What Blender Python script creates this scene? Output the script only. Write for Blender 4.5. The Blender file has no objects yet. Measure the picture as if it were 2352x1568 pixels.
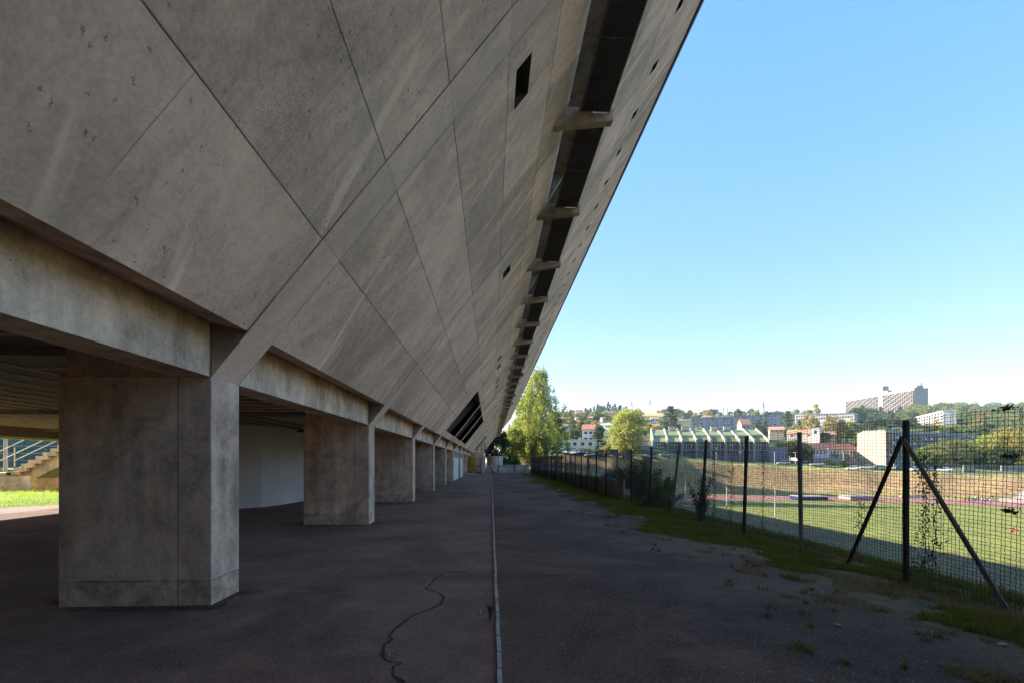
import bpy, bmesh, math, random
import numpy as np
from mathutils import Vector, Matrix
R = math.radians
scene = bpy.context.scene
C = scene.collection

# ---------------------------------------------------------------- camera, sky, sun, exposure
YAW = R(2.505); F = 1111.0; CX = 1176.0; HY = 1060.0; EYE = 1.6
cam_d = bpy.data.cameras.new("camera"); cam = bpy.data.objects.new("camera", cam_d); C.objects.link(cam)
cam.location = (0, 0, EYE); cam.rotation_euler = (R(90), 0, -YAW)
cam_d.sensor_width = 36; cam_d.lens = 36 * F / 2352; cam_d.shift_y = (HY - 784) / 2352
cam_d.clip_start = .05; cam_d.clip_end = 9000
scene.camera = cam
SUN_EL = R(23.6); SUN_AZ = R(-70)                 # azimuth measured clockwise from +Y
w = bpy.data.worlds.new("World"); scene.world = w; w.use_nodes = True
wn = w.node_tree.nodes; wl = w.node_tree.links; bg = wn["Background"]
sky = wn.new("ShaderNodeTexSky"); sky.sky_type = 'NISHITA'; sky.sun_disc = False
sky.sun_elevation = SUN_EL; sky.sun_rotation = SUN_AZ; sky.altitude = 500
sky.air_density = 1.0; sky.dust_density = 0.1; sky.ozone_density = 1.0
gm = wn.new("ShaderNodeGamma"); gm.inputs[1].default_value = .39; wl.new(sky.outputs[0], gm.inputs[0])
hs = wn.new("ShaderNodeHueSaturation"); hs.inputs["Saturation"].default_value = 2.4; hs.inputs["Value"].default_value = 1.07; wl.new(gm.outputs[0], hs.inputs["Color"])
tnt = wn.new("ShaderNodeMix"); tnt.data_type = 'RGBA'; tnt.blend_type = 'MULTIPLY'; tnt.inputs[0].default_value = 1; tnt.clamp_result = False
wl.new(hs.outputs[0], tnt.inputs[6]); tnt.inputs[7].default_value = (1.06, .915, 1.0, 1)
wl.new(tnt.outputs[2], bg.inputs[0]); bg.inputs[1].default_value = 0.14
sd = Vector((math.sin(SUN_AZ) * math.cos(SUN_EL), math.cos(SUN_AZ) * math.cos(SUN_EL), math.sin(SUN_EL)))
sl = bpy.data.lights.new("sun", 'SUN'); sl.energy = 3.1; sl.angle = R(.5); sl.color = (1, .91, .77)
so = bpy.data.objects.new("sun", sl); C.objects.link(so); so.rotation_euler = sd.to_track_quat('Z', 'Y').to_euler()
so.location = (0, 0, 60)
scene.view_settings.view_transform = 'Standard'; scene.view_settings.look = 'None'
scene.view_settings.exposure = 2.52; scene.view_settings.gamma = 1
scene.cycles.max_bounces = 8; scene.cycles.diffuse_bounces = 5; scene.cycles.transparent_max_bounces = 12
scene.cycles.use_denoising = True

FW = Vector((math.sin(YAW), math.cos(YAW), 0)); RT = Vector((math.cos(YAW), -math.sin(YAW), 0))
def P(px, py, d):
    v = FW * d + RT * (d * (px - CX) / F); v.z = EYE + d * (HY - py) / F
    return v

# ---------------------------------------------------------------- node helpers
class NT:
    def __init__(s, name):
        s.m = bpy.data.materials.new(name); s.m.use_nodes = True
        s.t = s.m.node_tree; s.b = s.t.nodes["Principled BSDF"]; s.b.inputs["Specular IOR Level"].default_value = .25
        s.pos = s.t.nodes.new("ShaderNodeNewGeometry").outputs["Position"]; s._obj = None
    def obj(s):
        if s._obj is None: s._obj = s.t.nodes.new("ShaderNodeTexCoord").outputs["Object"]
        return s._obj
    def put(s, sock, v):
        if isinstance(v, bpy.types.NodeSocket): s.t.links.new(v, sock)
        elif v is not None:
            if sock.type == 'RGBA' and not isinstance(v, (int, float)): v = tuple(v)[:3] + (1,)
            sock.default_value = v
    def math(s, op, a, b=None, c=None, clamp=False):
        n = s.t.nodes.new("ShaderNodeMath"); n.operation = op; n.use_clamp = clamp
        for i, v in enumerate((a, b, c)):
            if v is not None: s.put(n.inputs[i], v)
        return n.outputs[0]
    def sep(s, v):
        n = s.t.nodes.new("ShaderNodeSeparateXYZ"); s.put(n.inputs[0], v); return n.outputs
    def comb(s, x, y, z):
        n = s.t.nodes.new("ShaderNodeCombineXYZ")
        for i, v in enumerate((x, y, z)): s.put(n.inputs[i], v)
        return n.outputs[0]
    def noise(s, vec, scale, detail=4, rough=.55, dist=0):
        n = s.t.nodes.new("ShaderNodeTexNoise"); s.put(n.inputs["Vector"], vec)
        n.inputs["Scale"].default_value = scale; n.inputs["Detail"].default_value = detail
        n.inputs["Roughness"].default_value = rough; n.inputs["Distortion"].default_value = dist
        return n.outputs["Fac"]
    def voro(s, vec, scale, feat='F1', rnd=1):
        n = s.t.nodes.new("ShaderNodeTexVoronoi"); n.feature = feat; n.voronoi_dimensions = '3D' if vec is s.pos else '2D' ; s.put(n.inputs["Vector"], vec)
        n.inputs["Scale"].default_value = scale; n.inputs["Randomness"].default_value = rnd
        return n.outputs["Distance"]
    def white(s, vec):
        n = s.t.nodes.new("ShaderNodeTexWhiteNoise"); s.put(n.inputs["Vector"], vec); return n.outputs["Value"]
    def ramp(s, fac, lo, hi, a=0., b=1.):
        n = s.t.nodes.new("ShaderNodeMapRange"); n.interpolation_type = 'SMOOTHSTEP'; s.put(n.inputs[0], fac)
        for i, v in zip((1, 2, 3, 4), (lo, hi, a, b)): n.inputs[i].default_value = v
        return n.outputs[0]
    def mix(s, fac, a, b, blend='MIX'):
        n = s.t.nodes.new("ShaderNodeMix"); n.data_type = 'RGBA'; n.blend_type = blend
        s.put(n.inputs[0], fac); s.put(n.inputs[6], a); s.put(n.inputs[7], b); return n.outputs[2]
    def grey(s, f): return s.comb(f, f, f)
    def bump(s, h, strength=.3, dist=.01):
        n = s.t.nodes.new("ShaderNodeBump"); s.put(n.inputs["Height"], h)
        n.inputs["Strength"].default_value = strength; n.inputs["Distance"].default_value = dist
        s.t.links.new(n.outputs[0], s.b.inputs["Normal"])
    def out(s, col, rough=.8, metal=0):
        s.put(s.b.inputs["Base Color"], col); s.put(s.b.inputs["Roughness"], rough); s.b.inputs["Metallic"].default_value = metal
        return s.m

def plain(name, col, rough=.8, var=.18, scale=3., metal=0, spec=None, world=False):
    n = NT(name); v = n.pos if world else n.obj()
    a = n.noise(v, scale, 5, .6); b = n.noise(v, scale * 9, 3, .6)
    f = n.math('ADD', n.math('MULTIPLY', a, .7), n.math('MULTIPLY', b, .3))
    k = n.ramp(f, .3, .7, 1 - var, 1 + var)
    if spec is not None: n.b.inputs["Specular IOR Level"].default_value = spec
    return n.out(n.mix(1., col, n.grey(k), 'MULTIPLY'), rough, metal)

P0_ = 5.528; BAY_ = 6.97
def facade_concrete():
    n = NT("facade_concrete"); x, y, z = n.sep(n.pos)
    s = n.math('DIVIDE', n.math('SUBTRACT', z, EYE), .785)                 # distance up the slope
    zp = n.math('SUBTRACT', z, EYE)
    uv = n.comb(y, s, 0)
    warp = n.math('MULTIPLY', n.math('SUBTRACT', n.noise(uv, 2.5, 4), .5), .022)
    row = n.math('DIVIDE', n.math('SUBTRACT', n.math('ADD', n.math('MAXIMUM', zp, 1.75), warp), 1.60), .90)
    rowi = n.math('FLOOR', row)
    fr = n.math('ABSOLUTE', n.math('SUBTRACT', n.math('SUBTRACT', row, rowi), .5))   # .5 at a joint
    jit = n.math('MULTIPLY', n.white(n.comb(rowi, 3.3, 1.1)), 2.0)
    yb = n.math('DIVIDE', n.math('ADD', n.math('ADD', y, warp), jit), 2.32)
    coli = n.math('FLOOR', yb)
    fc = n.math('ABSOLUTE', n.math('SUBTRACT', n.math('SUBTRACT', yb, coli), .5))
    tint = n.white(n.comb(coli, rowi, .5))
    big = n.noise(uv, .55, 5, .6, .6); med = n.noise(n.comb(y, n.math('MULTIPLY', s, .3), 2), 1.8, 5, .65, .4)
    streak = n.noise(n.comb(n.math('MULTIPLY', y, 2.2), n.math('MULTIPLY', s, .22), 7), 1.6, 4, .6)
    wisp = n.noise(n.comb(n.math('ADD', y, n.math('MULTIPLY', s, .35)), n.math('MULTIPLY', s, .12), 4), 2.7, 3, .5)
    k = n.math('ADD', n.ramp(tint, 0, 1, .86, 1.17), n.ramp(big, .32, .68, -.13, .10))
    k = n.math('ADD', k, n.ramp(med, .33, .7, -.09, .09))
    k = n.math('ADD', k, n.ramp(streak, .54, .74, 0, .2))
    k = n.math('ADD', k, n.ramp(wisp, .58, .70, 0, .38))
    fine = n.noise(uv, 26, 4, .7); k = n.math('ADD', k, n.ramp(fine, .3, .7, -.09, .09)); k = n.math('ADD', k, n.ramp(n.noise(uv, 7, 5, .7), .3, .7, -.10, .09))
    col = n.mix(n.ramp(n.noise(uv, .9, 4, .6, 1), .35, .68), (.90, .60, .425), (.82, .56, .41))
    col = n.mix(n.ramp(n.noise(uv, .37, 3, .6), .48, .68, 0, .6), col, (.62, .45, .31))
    col = n.mix(1., col, n.grey(k), 'MULTIPLY')
    # dark mould fields, pores, rust scars
    mould = n.math('MULTIPLY', n.ramp(n.noise(n.comb(y, n.math('MULTIPLY', s, .6), 9), 1.1, 6, .7, 1.2), .57, .72), .36)
    col = n.mix(mould, col, (.27, .23, .21))
    pm = n.ramp(n.noise(uv, .9, 3, .6), .52, .62)
    pore = n.math('MULTIPLY', n.ramp(n.voro(uv, 34), .10, .2, 1, 0), pm)
    pore2 = n.math('MULTIPLY', n.ramp(n.voro(n.comb(n.math('ADD', y, n.math('MULTIPLY', n.math('SUBTRACT', n.noise(uv, 12, 3, .7), .5), .12)), n.math('MULTIPLY', s, .6), 3), 8.5), .04, .15, 1, 0), n.ramp(n.noise(uv, 1.7, 2), .60, .68))
    col = n.mix(n.math('MULTIPLY', pore, .7), col, (.07, .065, .06))
    col = n.mix(n.math('MULTIPLY', pore2, .38), col, (.12, .11, .11))
    wq = n.math('MULTIPLY', n.math('SUBTRACT', n.noise(uv, 9, 4, .7), .5), .22)
    rv = n.comb(n.math('ADD', y, wq), n.math('MULTIPLY', n.math('ADD', s, n.math('MULTIPLY', wq, -.8)), .6), 8)
    rust = n.math('MULTIPLY', n.ramp(n.voro(rv, 6.5), .02, .10, 1, 0), n.ramp(n.noise(uv, 1.3, 3), .46, .55))
    col = n.mix(n.math('MULTIPLY', rust, .75), col, (.17, .09, .04))
    jm = n.ramp(n.noise(uv, 1.9, 3), .25, .5, .5, 1)
    jh = n.math('MULTIPLY', n.ramp(fr, .4915, .496), jm)
    jv = n.math('MULTIPLY', n.ramp(fc, .4965, .499), n.ramp(n.noise(uv, 1.2, 2), .4, .6, .1, .6))
    halo = n.math('MULTIPLY', n.ramp(fr, .46, .498), n.ramp(n.noise(uv, 3, 3), .45, .7, 0, .4))
    col = n.mix(halo, col, (.47, .44, .40))
    jh = n.math('MULTIPLY', jh, n.ramp(zp, 2.0, 2.1))
    rb = n.math('FRACT', n.math('DIVIDE', n.math('SUBTRACT', n.math('ADD', y, n.math('MULTIPLY', warp, .25)), P0_ - BAY_ * 8), BAY_))
    r1 = n.math('MINIMUM', n.math('ABSOLUTE', n.math('SUBTRACT', rb, .0008)), n.math('ABSOLUTE', n.math('SUBTRACT', rb, .6 / BAY_ - .0008)))
    r1 = n.math('MINIMUM', r1, n.math('SUBTRACT', 1.0008, rb))
    jr = n.math('MULTIPLY', n.ramp(r1, .0008, .0018, 1, 0), n.ramp(n.noise(uv, 1.3, 2), .3, .6, .35, .9))
    inrib = n.math('MULTIPLY', n.ramp(rb, .0, .001), n.ramp(rb, .6 / BAY_ - .001, .6 / BAY_, 1, 0))
    jv = n.math('MULTIPLY', jv, n.math('SUBTRACT', 1., inrib)); jh = n.math('MULTIPLY', jh, n.math('SUBTRACT', 1., n.math('MULTIPLY', inrib, .8)))
    col = n.mix(n.math('MULTIPLY', inrib, .35), col, (.86, .62, .49))
    j = n.math('MAXIMUM', n.math('MAXIMUM', jh, jv), jr)
    col = n.mix(n.math('MULTIPLY', j, .8), col, (.06, .042, .03))
    h = n.math('SUBTRACT', n.math('ADD', n.math('MULTIPLY', fine, .12), n.math('MULTIPLY', big, .5)), n.math('MULTIPLY', j, 1.4))
    n.bump(h, .35, .02)
    return n.out(col, .82)

def cast_concrete(name, base=(.34, .32, .29), joint=False):
    n = NT(name); x, y, z = n.sep(n.pos)
    big = n.noise(n.pos, .9, 6, .65, .5); run = n.noise(n.comb(n.math('MULTIPLY', x, 3), n.math('MULTIPLY', y, 3), n.math('MULTIPLY', z, .35)), 1.6, 5, .6)
    k = n.math('ADD', n.ramp(big, .3, .7, .66, 1.2), n.ramp(run, .35, .7, -.15, .12))
    fine = n.noise(n.pos, 30, 4, .7); k = n.math('ADD', k, n.ramp(fine, .3, .7, -.10, .10)); k = n.math('ADD', k, n.ramp(n.noise(n.pos, 5, 5, .7), .3, .7, -.13, .12))
    col = n.mix(1., n.mix(n.ramp(n.noise(n.pos, .6, 3), .4, .7), base, (base[0] * 1.06, base[1] * .96, base[2] * .84)), n.grey(k), 'MULTIPLY')
    pore = n.math('MULTIPLY', n.ramp(n.voro(n.pos, 19), .09, .16, 1, 0), n.ramp(n.noise(n.pos, 1.4, 2), .5, .6))
    col = n.mix(n.math('MULTIPLY', pore, .7), col, (.06, .055, .05))
    spot = n.math('MULTIPLY', n.ramp(n.voro(n.pos, 4.2), .04, .11, 1, 0), n.ramp(n.noise(n.pos, 1.1, 2), .48, .6))
    col = n.mix(n.math('MULTIPLY', spot, .5), col, (.09, .08, .08))
    stain = n.math('MULTIPLY', n.ramp(n.noise(n.pos, 1.3, 6, .7, 1.5), .6, .7), .35)
    col = n.mix(stain, col, (.15, .14, .135))
    # construction joint 0.32 m above the ground and a cold joint line
    zz = n.math('ADD', z, n.math('MULTIPLY', n.math('SUBTRACT', n.noise(n.pos, 5, 3), .5), .03))
    jl = n.math('MULTIPLY', n.ramp(n.math('ABSOLUTE', n.math('SUBTRACT', zz, .28)), .003, .012, .7, 0), n.ramp(n.noise(n.pos, 3, 3), .38, .6, .15, 1))
    col = n.mix(n.math('MULTIPLY', n.ramp(zz, .27, .29, 1, 0), n.ramp(n.noise(n.pos, 6, 5, .75), .4, .65, 0, .5)), col, (.12, .10, .08))
    col = n.mix(jl, col, (.05, .045, .04))
    if joint:
        xx = n.math('ADD', x, n.math('MULTIPLY', n.math('SUBTRACT', n.noise(n.pos, 6, 3), .5), .02))
        col = n.mix(n.ramp(n.math('ABSOLUTE', n.math('ADD', xx, 3.47)), .003, .010, .6, 0), col, (.06, .05, .045))
        gx = n.math('SUBTRACT', n.math('FRACT', n.math('DIVIDE', x, .26)), .5); gx = n.math('MULTIPLY', gx, .26)
        gz = n.math('MINIMUM', n.math('ABSOLUTE', n.math('SUBTRACT', z, 1.06)), n.math('ABSOLUTE', n.math('SUBTRACT', z, 1.79)))
        rr = n.math('SQRT', n.math('ADD', n.math('MULTIPLY', gx, gx), n.math('MULTIPLY', gz, gz)))
        col = n.mix(n.math('MULTIPLY', n.ramp(rr, .006, .015, .8, 0), n.ramp(n.noise(n.pos, 2.3, 2), .45, .6)), col, (.05, .045, .04))
    n.bump(n.math('ADD', n.math('MULTIPLY', fine, .3), n.math('MULTIPLY', big, .6)), .35, .02)
    return n.out(col, .85)

def ground_mat(name, base, speck, rough=.95, patch=.35, gravel=60., damp=0., tintc=None, verge=False):
    n = NT(name)
    big = n.noise(n.pos, .35, 6, .65, .6); med = n.noise(n.pos, 2.1, 6, .7); fine = n.noise(n.pos, gravel, 3, .8)
    k = n.math('ADD', n.ramp(big, .32, .66, 1 - patch, 1 + patch * .8), n.math('ADD', n.ramp(med, .3, .7, -.16, .15), n.ramp(fine, .3, .7, -.5, .5)))
    col = n.mix(1., base, n.grey(k), 'MULTIPLY')
    if tintc: col = n.mix(n.ramp(n.noise(n.pos, .8, 5, .7), .5, .68, 0, .7), col, tintc)
    if verge:
        x, y, z = n.sep(n.pos); e = n.math('ADD', n.math('SUBTRACT', x, 4.35), n.math('MULTIPLY', n.math('SUBTRACT', n.noise(n.pos, .9, 5, .7), .5), 2.6)); e = n.math('ADD', e, n.math('MULTIPLY', y, .012))
        soil = n.mix(n.ramp(n.noise(n.pos, 4, 5, .75), .4, .6), (.095, .085, .02), (.19, .12, .06))
        col = n.mix(n.ramp(e, -.25, .45, 0, .85), col, n.mix(1., soil, n.grey(k), 'MULTIPLY'))
    sp = n.math('MULTIPLY', n.ramp(n.voro(n.pos, gravel * .35), .05, .12, 1, 0), n.ramp(n.white(n.math('FLOOR', 1.)), 0, 1, .7, .7))
    sp = n.math('MULTIPLY', sp, n.ramp(n.noise(n.pos, 7, 3), .5, .64))
    col = n.mix(sp, col, speck)
    n.bump(n.math('ADD', fine, n.math('MULTIPLY', med, .3)), .5, .008)
    return n.out(col, rough)

def leaf_mat(name, a, b, c=None, trans=.45):
    n = NT(name); oi = n.t.nodes.new("ShaderNodeObjectInfo").outputs["Random"]
    v = n.obj(); f1 = n.noise(v, 1.1, 3, .6); f2 = n.noise(v, 6, 2)
    col = n.mix(n.ramp(n.math('ADD', f1, n.math('MULTIPLY', f2, .4)), .45, .9), a, b)
    if c: col = n.mix(n.ramp(n.noise(v, .7, 3), .55, .7, 0, .8), col, c)
    k = n.ramp(oi, 0, 1, .75, 1.25); col = n.mix(1., col, n.grey(k), 'MULTIPLY')
    n.put(n.b.inputs["Base Color"], col); n.b.inputs["Roughness"].default_value = .55
    tr = n.t.nodes.new("ShaderNodeBsdfTranslucent"); n.put(tr.inputs[0], n.mix(1., col, (1.5, 1.5, .7), 'MULTIPLY'))
    mx = n.t.nodes.new("ShaderNodeMixShader"); mx.inputs[0].default_value = trans
    n.t.links.new(n.b.outputs[0], mx.inputs[1]); n.t.links.new(tr.outputs[0], mx.inputs[2])
    n.t.links.new(mx.outputs[0], n.t.nodes["Material Output"].inputs["Surface"])
    return n.m

def terrain_mat():
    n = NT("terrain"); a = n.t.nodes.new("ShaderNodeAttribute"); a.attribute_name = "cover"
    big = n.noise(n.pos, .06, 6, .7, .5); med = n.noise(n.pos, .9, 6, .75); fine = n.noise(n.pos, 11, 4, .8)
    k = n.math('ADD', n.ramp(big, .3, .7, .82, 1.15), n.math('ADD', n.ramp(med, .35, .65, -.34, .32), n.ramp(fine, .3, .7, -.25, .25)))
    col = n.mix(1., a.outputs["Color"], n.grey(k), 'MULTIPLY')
    n.bump(n.math('ADD', med, fine), .5, .08)
    return n.out(col, .95)

def glass_mat(name, col=(.03, .035, .045), rough=.12):
    n = NT(name); n.b.inputs["Specular IOR Level"].default_value = .6
    k = n.ramp(n.noise(n.obj(), 1.5, 3), .3, .7, .7, 1.3)
    return n.out(n.mix(1., col, n.grey(k), 'MULTIPLY'), rough)

M = {}
M['facade'] = facade_concrete(); M['conc'] = cast_concrete("pillar_concrete", (.66, .455, .33), joint=True)
M['beam'] = cast_concrete("beam_concrete", (.72, .52, .37)); M['pale'] = cast_concrete("pale_concrete", (.46, .43, .38))
M['whitewall'] = plain("rendered_wall", (.66, .60, .53), .9, .10, 1.2, world=True)
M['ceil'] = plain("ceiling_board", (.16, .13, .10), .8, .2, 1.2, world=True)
M['batten'] = plain("pale_strip", (.62, .5, .3), .6)
M['asphalt'] = ground_mat("asphalt", (.195, .106, .073), (.30, .28, .28), patch=.3, gravel=75)
M['redasphalt'] = ground_mat("reddish_asphalt", (.30, .21, .19), (.5, .45, .42), patch=.2, gravel=60)
M['dirt'] = ground_mat("packed_dirt", (.112, .059, .038), (.34, .31, .30), patch=.45, gravel=42, tintc=(.170, .098, .063), verge=True)
M['crack'] = ground_mat("damp_crack", (.042, .030, .028), (.1, .09, .09), patch=.3)
M['damp'] = ground_mat("damp_asphalt", (.12, .066, .053), (.2, .18, .17), patch=.4)
M['kerb'] = plain("kerb_concrete", (.36, .28, .23), .9, .35, 3, world=True)
M['rust'] = plain("dark_rusty_steel", (.06, .05, .045), .7, .35, 6)
M['steel'] = plain("dull_galvanised_steel", (.17, .16, .155), .6, .3, 4, metal=.2)
M['grate'] = plain("dark_grating", (.20, .17, .17), .6, .2, 3)
M['dark'] = plain("dark_metal", (.03, .03, .033), .5, .2, 3)
M['glass'] = glass_mat("dark_glass"); M['bglass'] = glass_mat("blue_glass", (.10, .16, .22), .2)
M['white'] = plain("white_paint", (.62, .59, .55), .7, .08, .6); M['offwhite'] = plain("offwhite_render", (.46, .40, .34), .85, .1, .6)
M['cream'] = plain("cream_render", (.48, .385, .28), .85, .1, .4); M['greyr'] = plain("grey_render", (.36, .36, .37), .85, .15, .5)
M['farconc'] = plain("weathered_concrete", (.29, .26, .225), .85, .15, .2); M['shadeconc'] = plain("grey_concrete_far", (.30, .285, .29), .85, .12, .2)
M['tile'] = plain("red_roof_tile", (.42, .17, .10), .85, .25, 1.5); M['tile2'] = plain("orange_roof_tile", (.50, .26, .15), .85, .25, 1.5)
M['gymgreen'] = plain("green_roof", (.22, .26, .12), .6, .12, .5); M['brown'] = plain("brown_red_panel", (.17, .07, .05), .7, .2, 1)
M['purple'] = plain("mauve_grey_cladding", (.20, .18, .22), .7, .15, .7); M['yellow'] = plain("yellow_paint", (.75, .42, .02), .6, .1, 1)
M['bluemat'] = plain("dark_blue_vinyl", (.02, .04, .10), .5, .2, 2); M['bark'] = plain("bark", (.12, .10, .08), .9, .35, 5)
M['palebark'] = plain("pale_bark", (.30, .28, .22), .9, .35, 3)
M['track'] = plain("red_running_track", (.30, .11, .09), .85, .12, .2, world=True)
M['line'] = plain("white_line_paint", (.8, .8, .8), .8, .1); M['teal'] = plain("teal_windscreen", (.012, .06, .065), .8, .3, .8)
M['greenm'] = plain("green_painted_steel", (.02, .10, .07), .5, .1); M['palecourt'] = plain("pale_court", (.7, .66, .6), .9, .08, .3, world=True)
M['stair'] = cast_concrete("stair_concrete", (.42, .34, .24)); M['rail'] = plain("rail_steel", (.42, .36, .26), .5, .15, 4)
M['terrain'] = terrain_mat()
M['poplar'] = leaf_mat("poplar_leaf", (.13, .155, .045), (.29, .32, .09), (.36, .35, .09), .5)
M['broad'] = leaf_mat("broad_leaf", (.15, .175, .055), (.34, .35, .12), (.40, .33, .10), .45)
M['green'] = leaf_mat("green_leaf", (.06, .095, .03), (.13, .17, .055), None, .38)
M['autumn'] = leaf_mat("autumn_leaf", (.22, .20, .05), (.34, .26, .07), (.38, .20, .05), .4)
M['cedar'] = leaf_mat("cedar_needle", (.05, .085, .05), (.11, .145, .08), None, .25)
M['shade'] = leaf_mat("dark_leaf", (.02, .04, .015), (.05, .08, .02), None, .25)
M['grass'] = leaf_mat("grass_blade", (.07, .085, .012), (.14, .13, .02), (.20, .14, .05), .35)
M['drygrass'] = leaf_mat("dry_grass_blade", (.20, .135, .065), (.30, .21, .11), None, .3)
M['lawn'] = leaf_mat("lawn_blade", (.16, .26, .03), (.28, .38, .05), (.35, .36, .08), .35)
M['twig'] = plain("bleached_twig", (.38, .33, .27), .8, .2); M['deadleaf'] = plain("brown_dead_leaf", (.16, .09, .05), .8, .3)
M['greyleaf'] = plain("grey_green_leaf", (.24, .30, .25), .7, .2)
M['skin'] = plain("skin", (.45, .28, .2), .6, .05); M['hair'] = plain("dark_hair", (.02, .015, .012), .7, .1)
M['tyre'] = plain("tyre_rubber", (.02, .02, .02), .8, .1); M['chrome'] = plain("wheel_alloy", (.4, .4, .42), .35, .1, metal=.8)
def paint(name, c): return plain(name, c, .3, .03, 1, spec=.5)
PAINT = {k: paint("car_paint_" + k, c) for k, c in dict(white=(.75, .75, .75), silver=(.42, .43, .45), black=(.02, .02, .025),
         navy=(.03, .05, .12), red=(.30, .02, .02), teal=(.03, .16, .20), green=(.02, .06, .04), slate=(.10, .13, .18), maroon=(.10, .02, .03)).items()}
CLOTH = {k: plain("cloth_" + k, c, .9, .1) for k, c in dict(green=(.05, .45, .30), red=(.5, .03, .03), white=(.7, .7, .7), black=(.02, .02, .025), blue=(.05, .09, .2), grey=(.2, .2, .22)).items()}

# ---------------------------------------------------------------- mesh helpers
class MB:
    def __init__(s): s.v = []; s.f = []
    def poly(s, pts):
        k = len(s.v); s.v += [tuple(p) for p in pts]; s.f.append(tuple(range(k, k + len(pts)))); return s
    def hexa(s, b, t):                      # two rings of equal length
        k = len(s.v); n = len(b); s.v += [tuple(p) for p in b] + [tuple(p) for p in t]
        s.f.append(tuple(range(k + n - 1, k - 1, -1))); s.f.append(tuple(range(k + n, k + 2 * n)))
        for i in range(n): j = (i + 1) % n; s.f.append((k + i, k + j, k + n + j, k + n + i))
        return s
    def box(s, x0, x1, y0, y1, z0, z1):
        return s.hexa([(x0, y0, z0), (x1, y0, z0), (x1, y1, z0), (x0, y1, z0)], [(x0, y0, z1), (x1, y0, z1), (x1, y1, z1), (x0, y1, z1)])
    def ext(s, pts, vec):                   # extrude a polygon
        v = Vector(vec); return s.hexa([Vector(p) for p in pts], [Vector(p) + v for p in pts])
    def prof(s, xz, y0, y1):                # extrude an (x,z) profile along y
        return s.hexa([(x, y0, z) for x, z in xz], [(x, y1, z) for x, z in xz])
    def tube(s, pts, r, n=6, cap=True):
        pts = [Vector(p) for p in pts]; rr = r if isinstance(r, (list, tuple)) else [r] * len(pts); k = len(s.v)
        for i, p in enumerate(pts):
            d = (pts[min(i + 1, len(pts) - 1)] - pts[max(i - 1, 0)]).normalized()
            a = d.cross(Vector((0, 0, 1)) if abs(d.z) < .9 else Vector((1, 0, 0))).normalized(); b = d.cross(a)
            for j in range(n):
                t = 2 * math.pi * (j + .5) / n; s.v.append(tuple(p + (a * math.cos(t) + b * math.sin(t)) * rr[i]))
        for i in range(len(pts) - 1):
            for j in range(n):
                q = (j + 1) % n; s.f.append((k + i * n + j, k + i * n + q, k + (i + 1) * n + q, k + (i + 1) * n + j))
        if cap:
            s.f.append(tuple(k + j for j in range(n))[::-1]); s.f.append(tuple(k + (len(pts) - 1) * n + j for j in range(n)))
        return s
    def build(s, name, mat, parent=None, org=(0, 0, 0), smooth=False, fix=True):
        me = bpy.data.meshes.new(name); o = Vector(org)
        me.from_pydata([(a - o.x, b - o.y, c - o.z) for a, b, c in s.v], [], s.f)
        if fix:
            bm = bmesh.new(); bm.from_mesh(me); bmesh.ops.recalc_face_normals(bm, faces=bm.faces); bm.to_mesh(me); bm.free()
        if smooth: me.polygons.foreach_set("use_smooth", [True] * len(me.polygons))
        me.materials.append(mat); ob = bpy.data.objects.new(name, me); C.objects.link(ob)
        if parent: ob.parent = parent
        return ob
def npmesh(name, verts, faces4, mat, parent=None):
    me = bpy.data.meshes.new(name); n = len(verts); f = len(faces4); k = faces4.shape[1]
    me.vertices.add(n); me.vertices.foreach_set("co", verts.astype(np.float32).ravel())
    me.loops.add(f * k); me.loops.foreach_set("vertex_index", faces4.astype(np.int32).ravel())
    me.polygons.add(f); me.polygons.foreach_set("loop_start", np.arange(0, f * k, k, dtype=np.int32))
    me.update(calc_edges=True); me.materials.append(mat)
    ob = bpy.data.objects.new(name, me); C.objects.link(ob)
    if parent: ob.parent = parent
    return ob
def tag(o, label=None, cat=None, group=None, kind=None):
    if label: o["label"] = label
    if cat: o["category"] = cat
    if group: o["group"] = group
    if kind: o["kind"] = kind
    return o
def thing(name, label, cat, loc=(0, 0, 0), rz=0., group=None):
    o = bpy.data.objects.new(name, None); C.objects.link(o); o.location = loc; o.rotation_euler = (0, 0, rz)
    o.empty_display_size = .3
    return tag(o, label, cat, group)
def copy_tree(o, parent=None):
    c = o.copy(); C.objects.link(c); c.parent = parent
    for ch in list(o.children): copy_tree(ch, c)
    return c
def struct(o): o["kind"] = "structure"; return o

# ---------------------------------------------------------------- terrain
KX = np.array([1150, 1212, 1300, 1400, 1500, 1600, 1700, 1850, 2000, 2150, 2352], float)
DK = np.array([15, 40, 60, 100, 120, 133, 145, 155, 165, 172, 180, 190, 205, 230, 250, 300, 330, 390, 430, 470, 520, 560, 700, 800, 950, 1200, 6000], float)
def Z(y, d): return (HY - y) / F * d
def knot(l):  # list of (depth, z')
    a = np.array(l, float); return np.interp(DK, a[:, 0], a[:, 1])
FZ = -10.6
def colr(foot, top, ytop, mids): return knot([(15, FZ), (foot, FZ), (top, Z(ytop, top))] + [(d, Z(y, d) if y > 900 else y) for d, y in mids])
HILL = [(205, Z(1028, 205)), (250, Z(1008, 250)), (330, Z(986, 330)), (390, Z(977, 390)), (470, Z(965, 470)), (560, Z(954, 560)), (700, Z(948, 700)), (900, Z(945, 900)), (6000, 60)]
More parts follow.
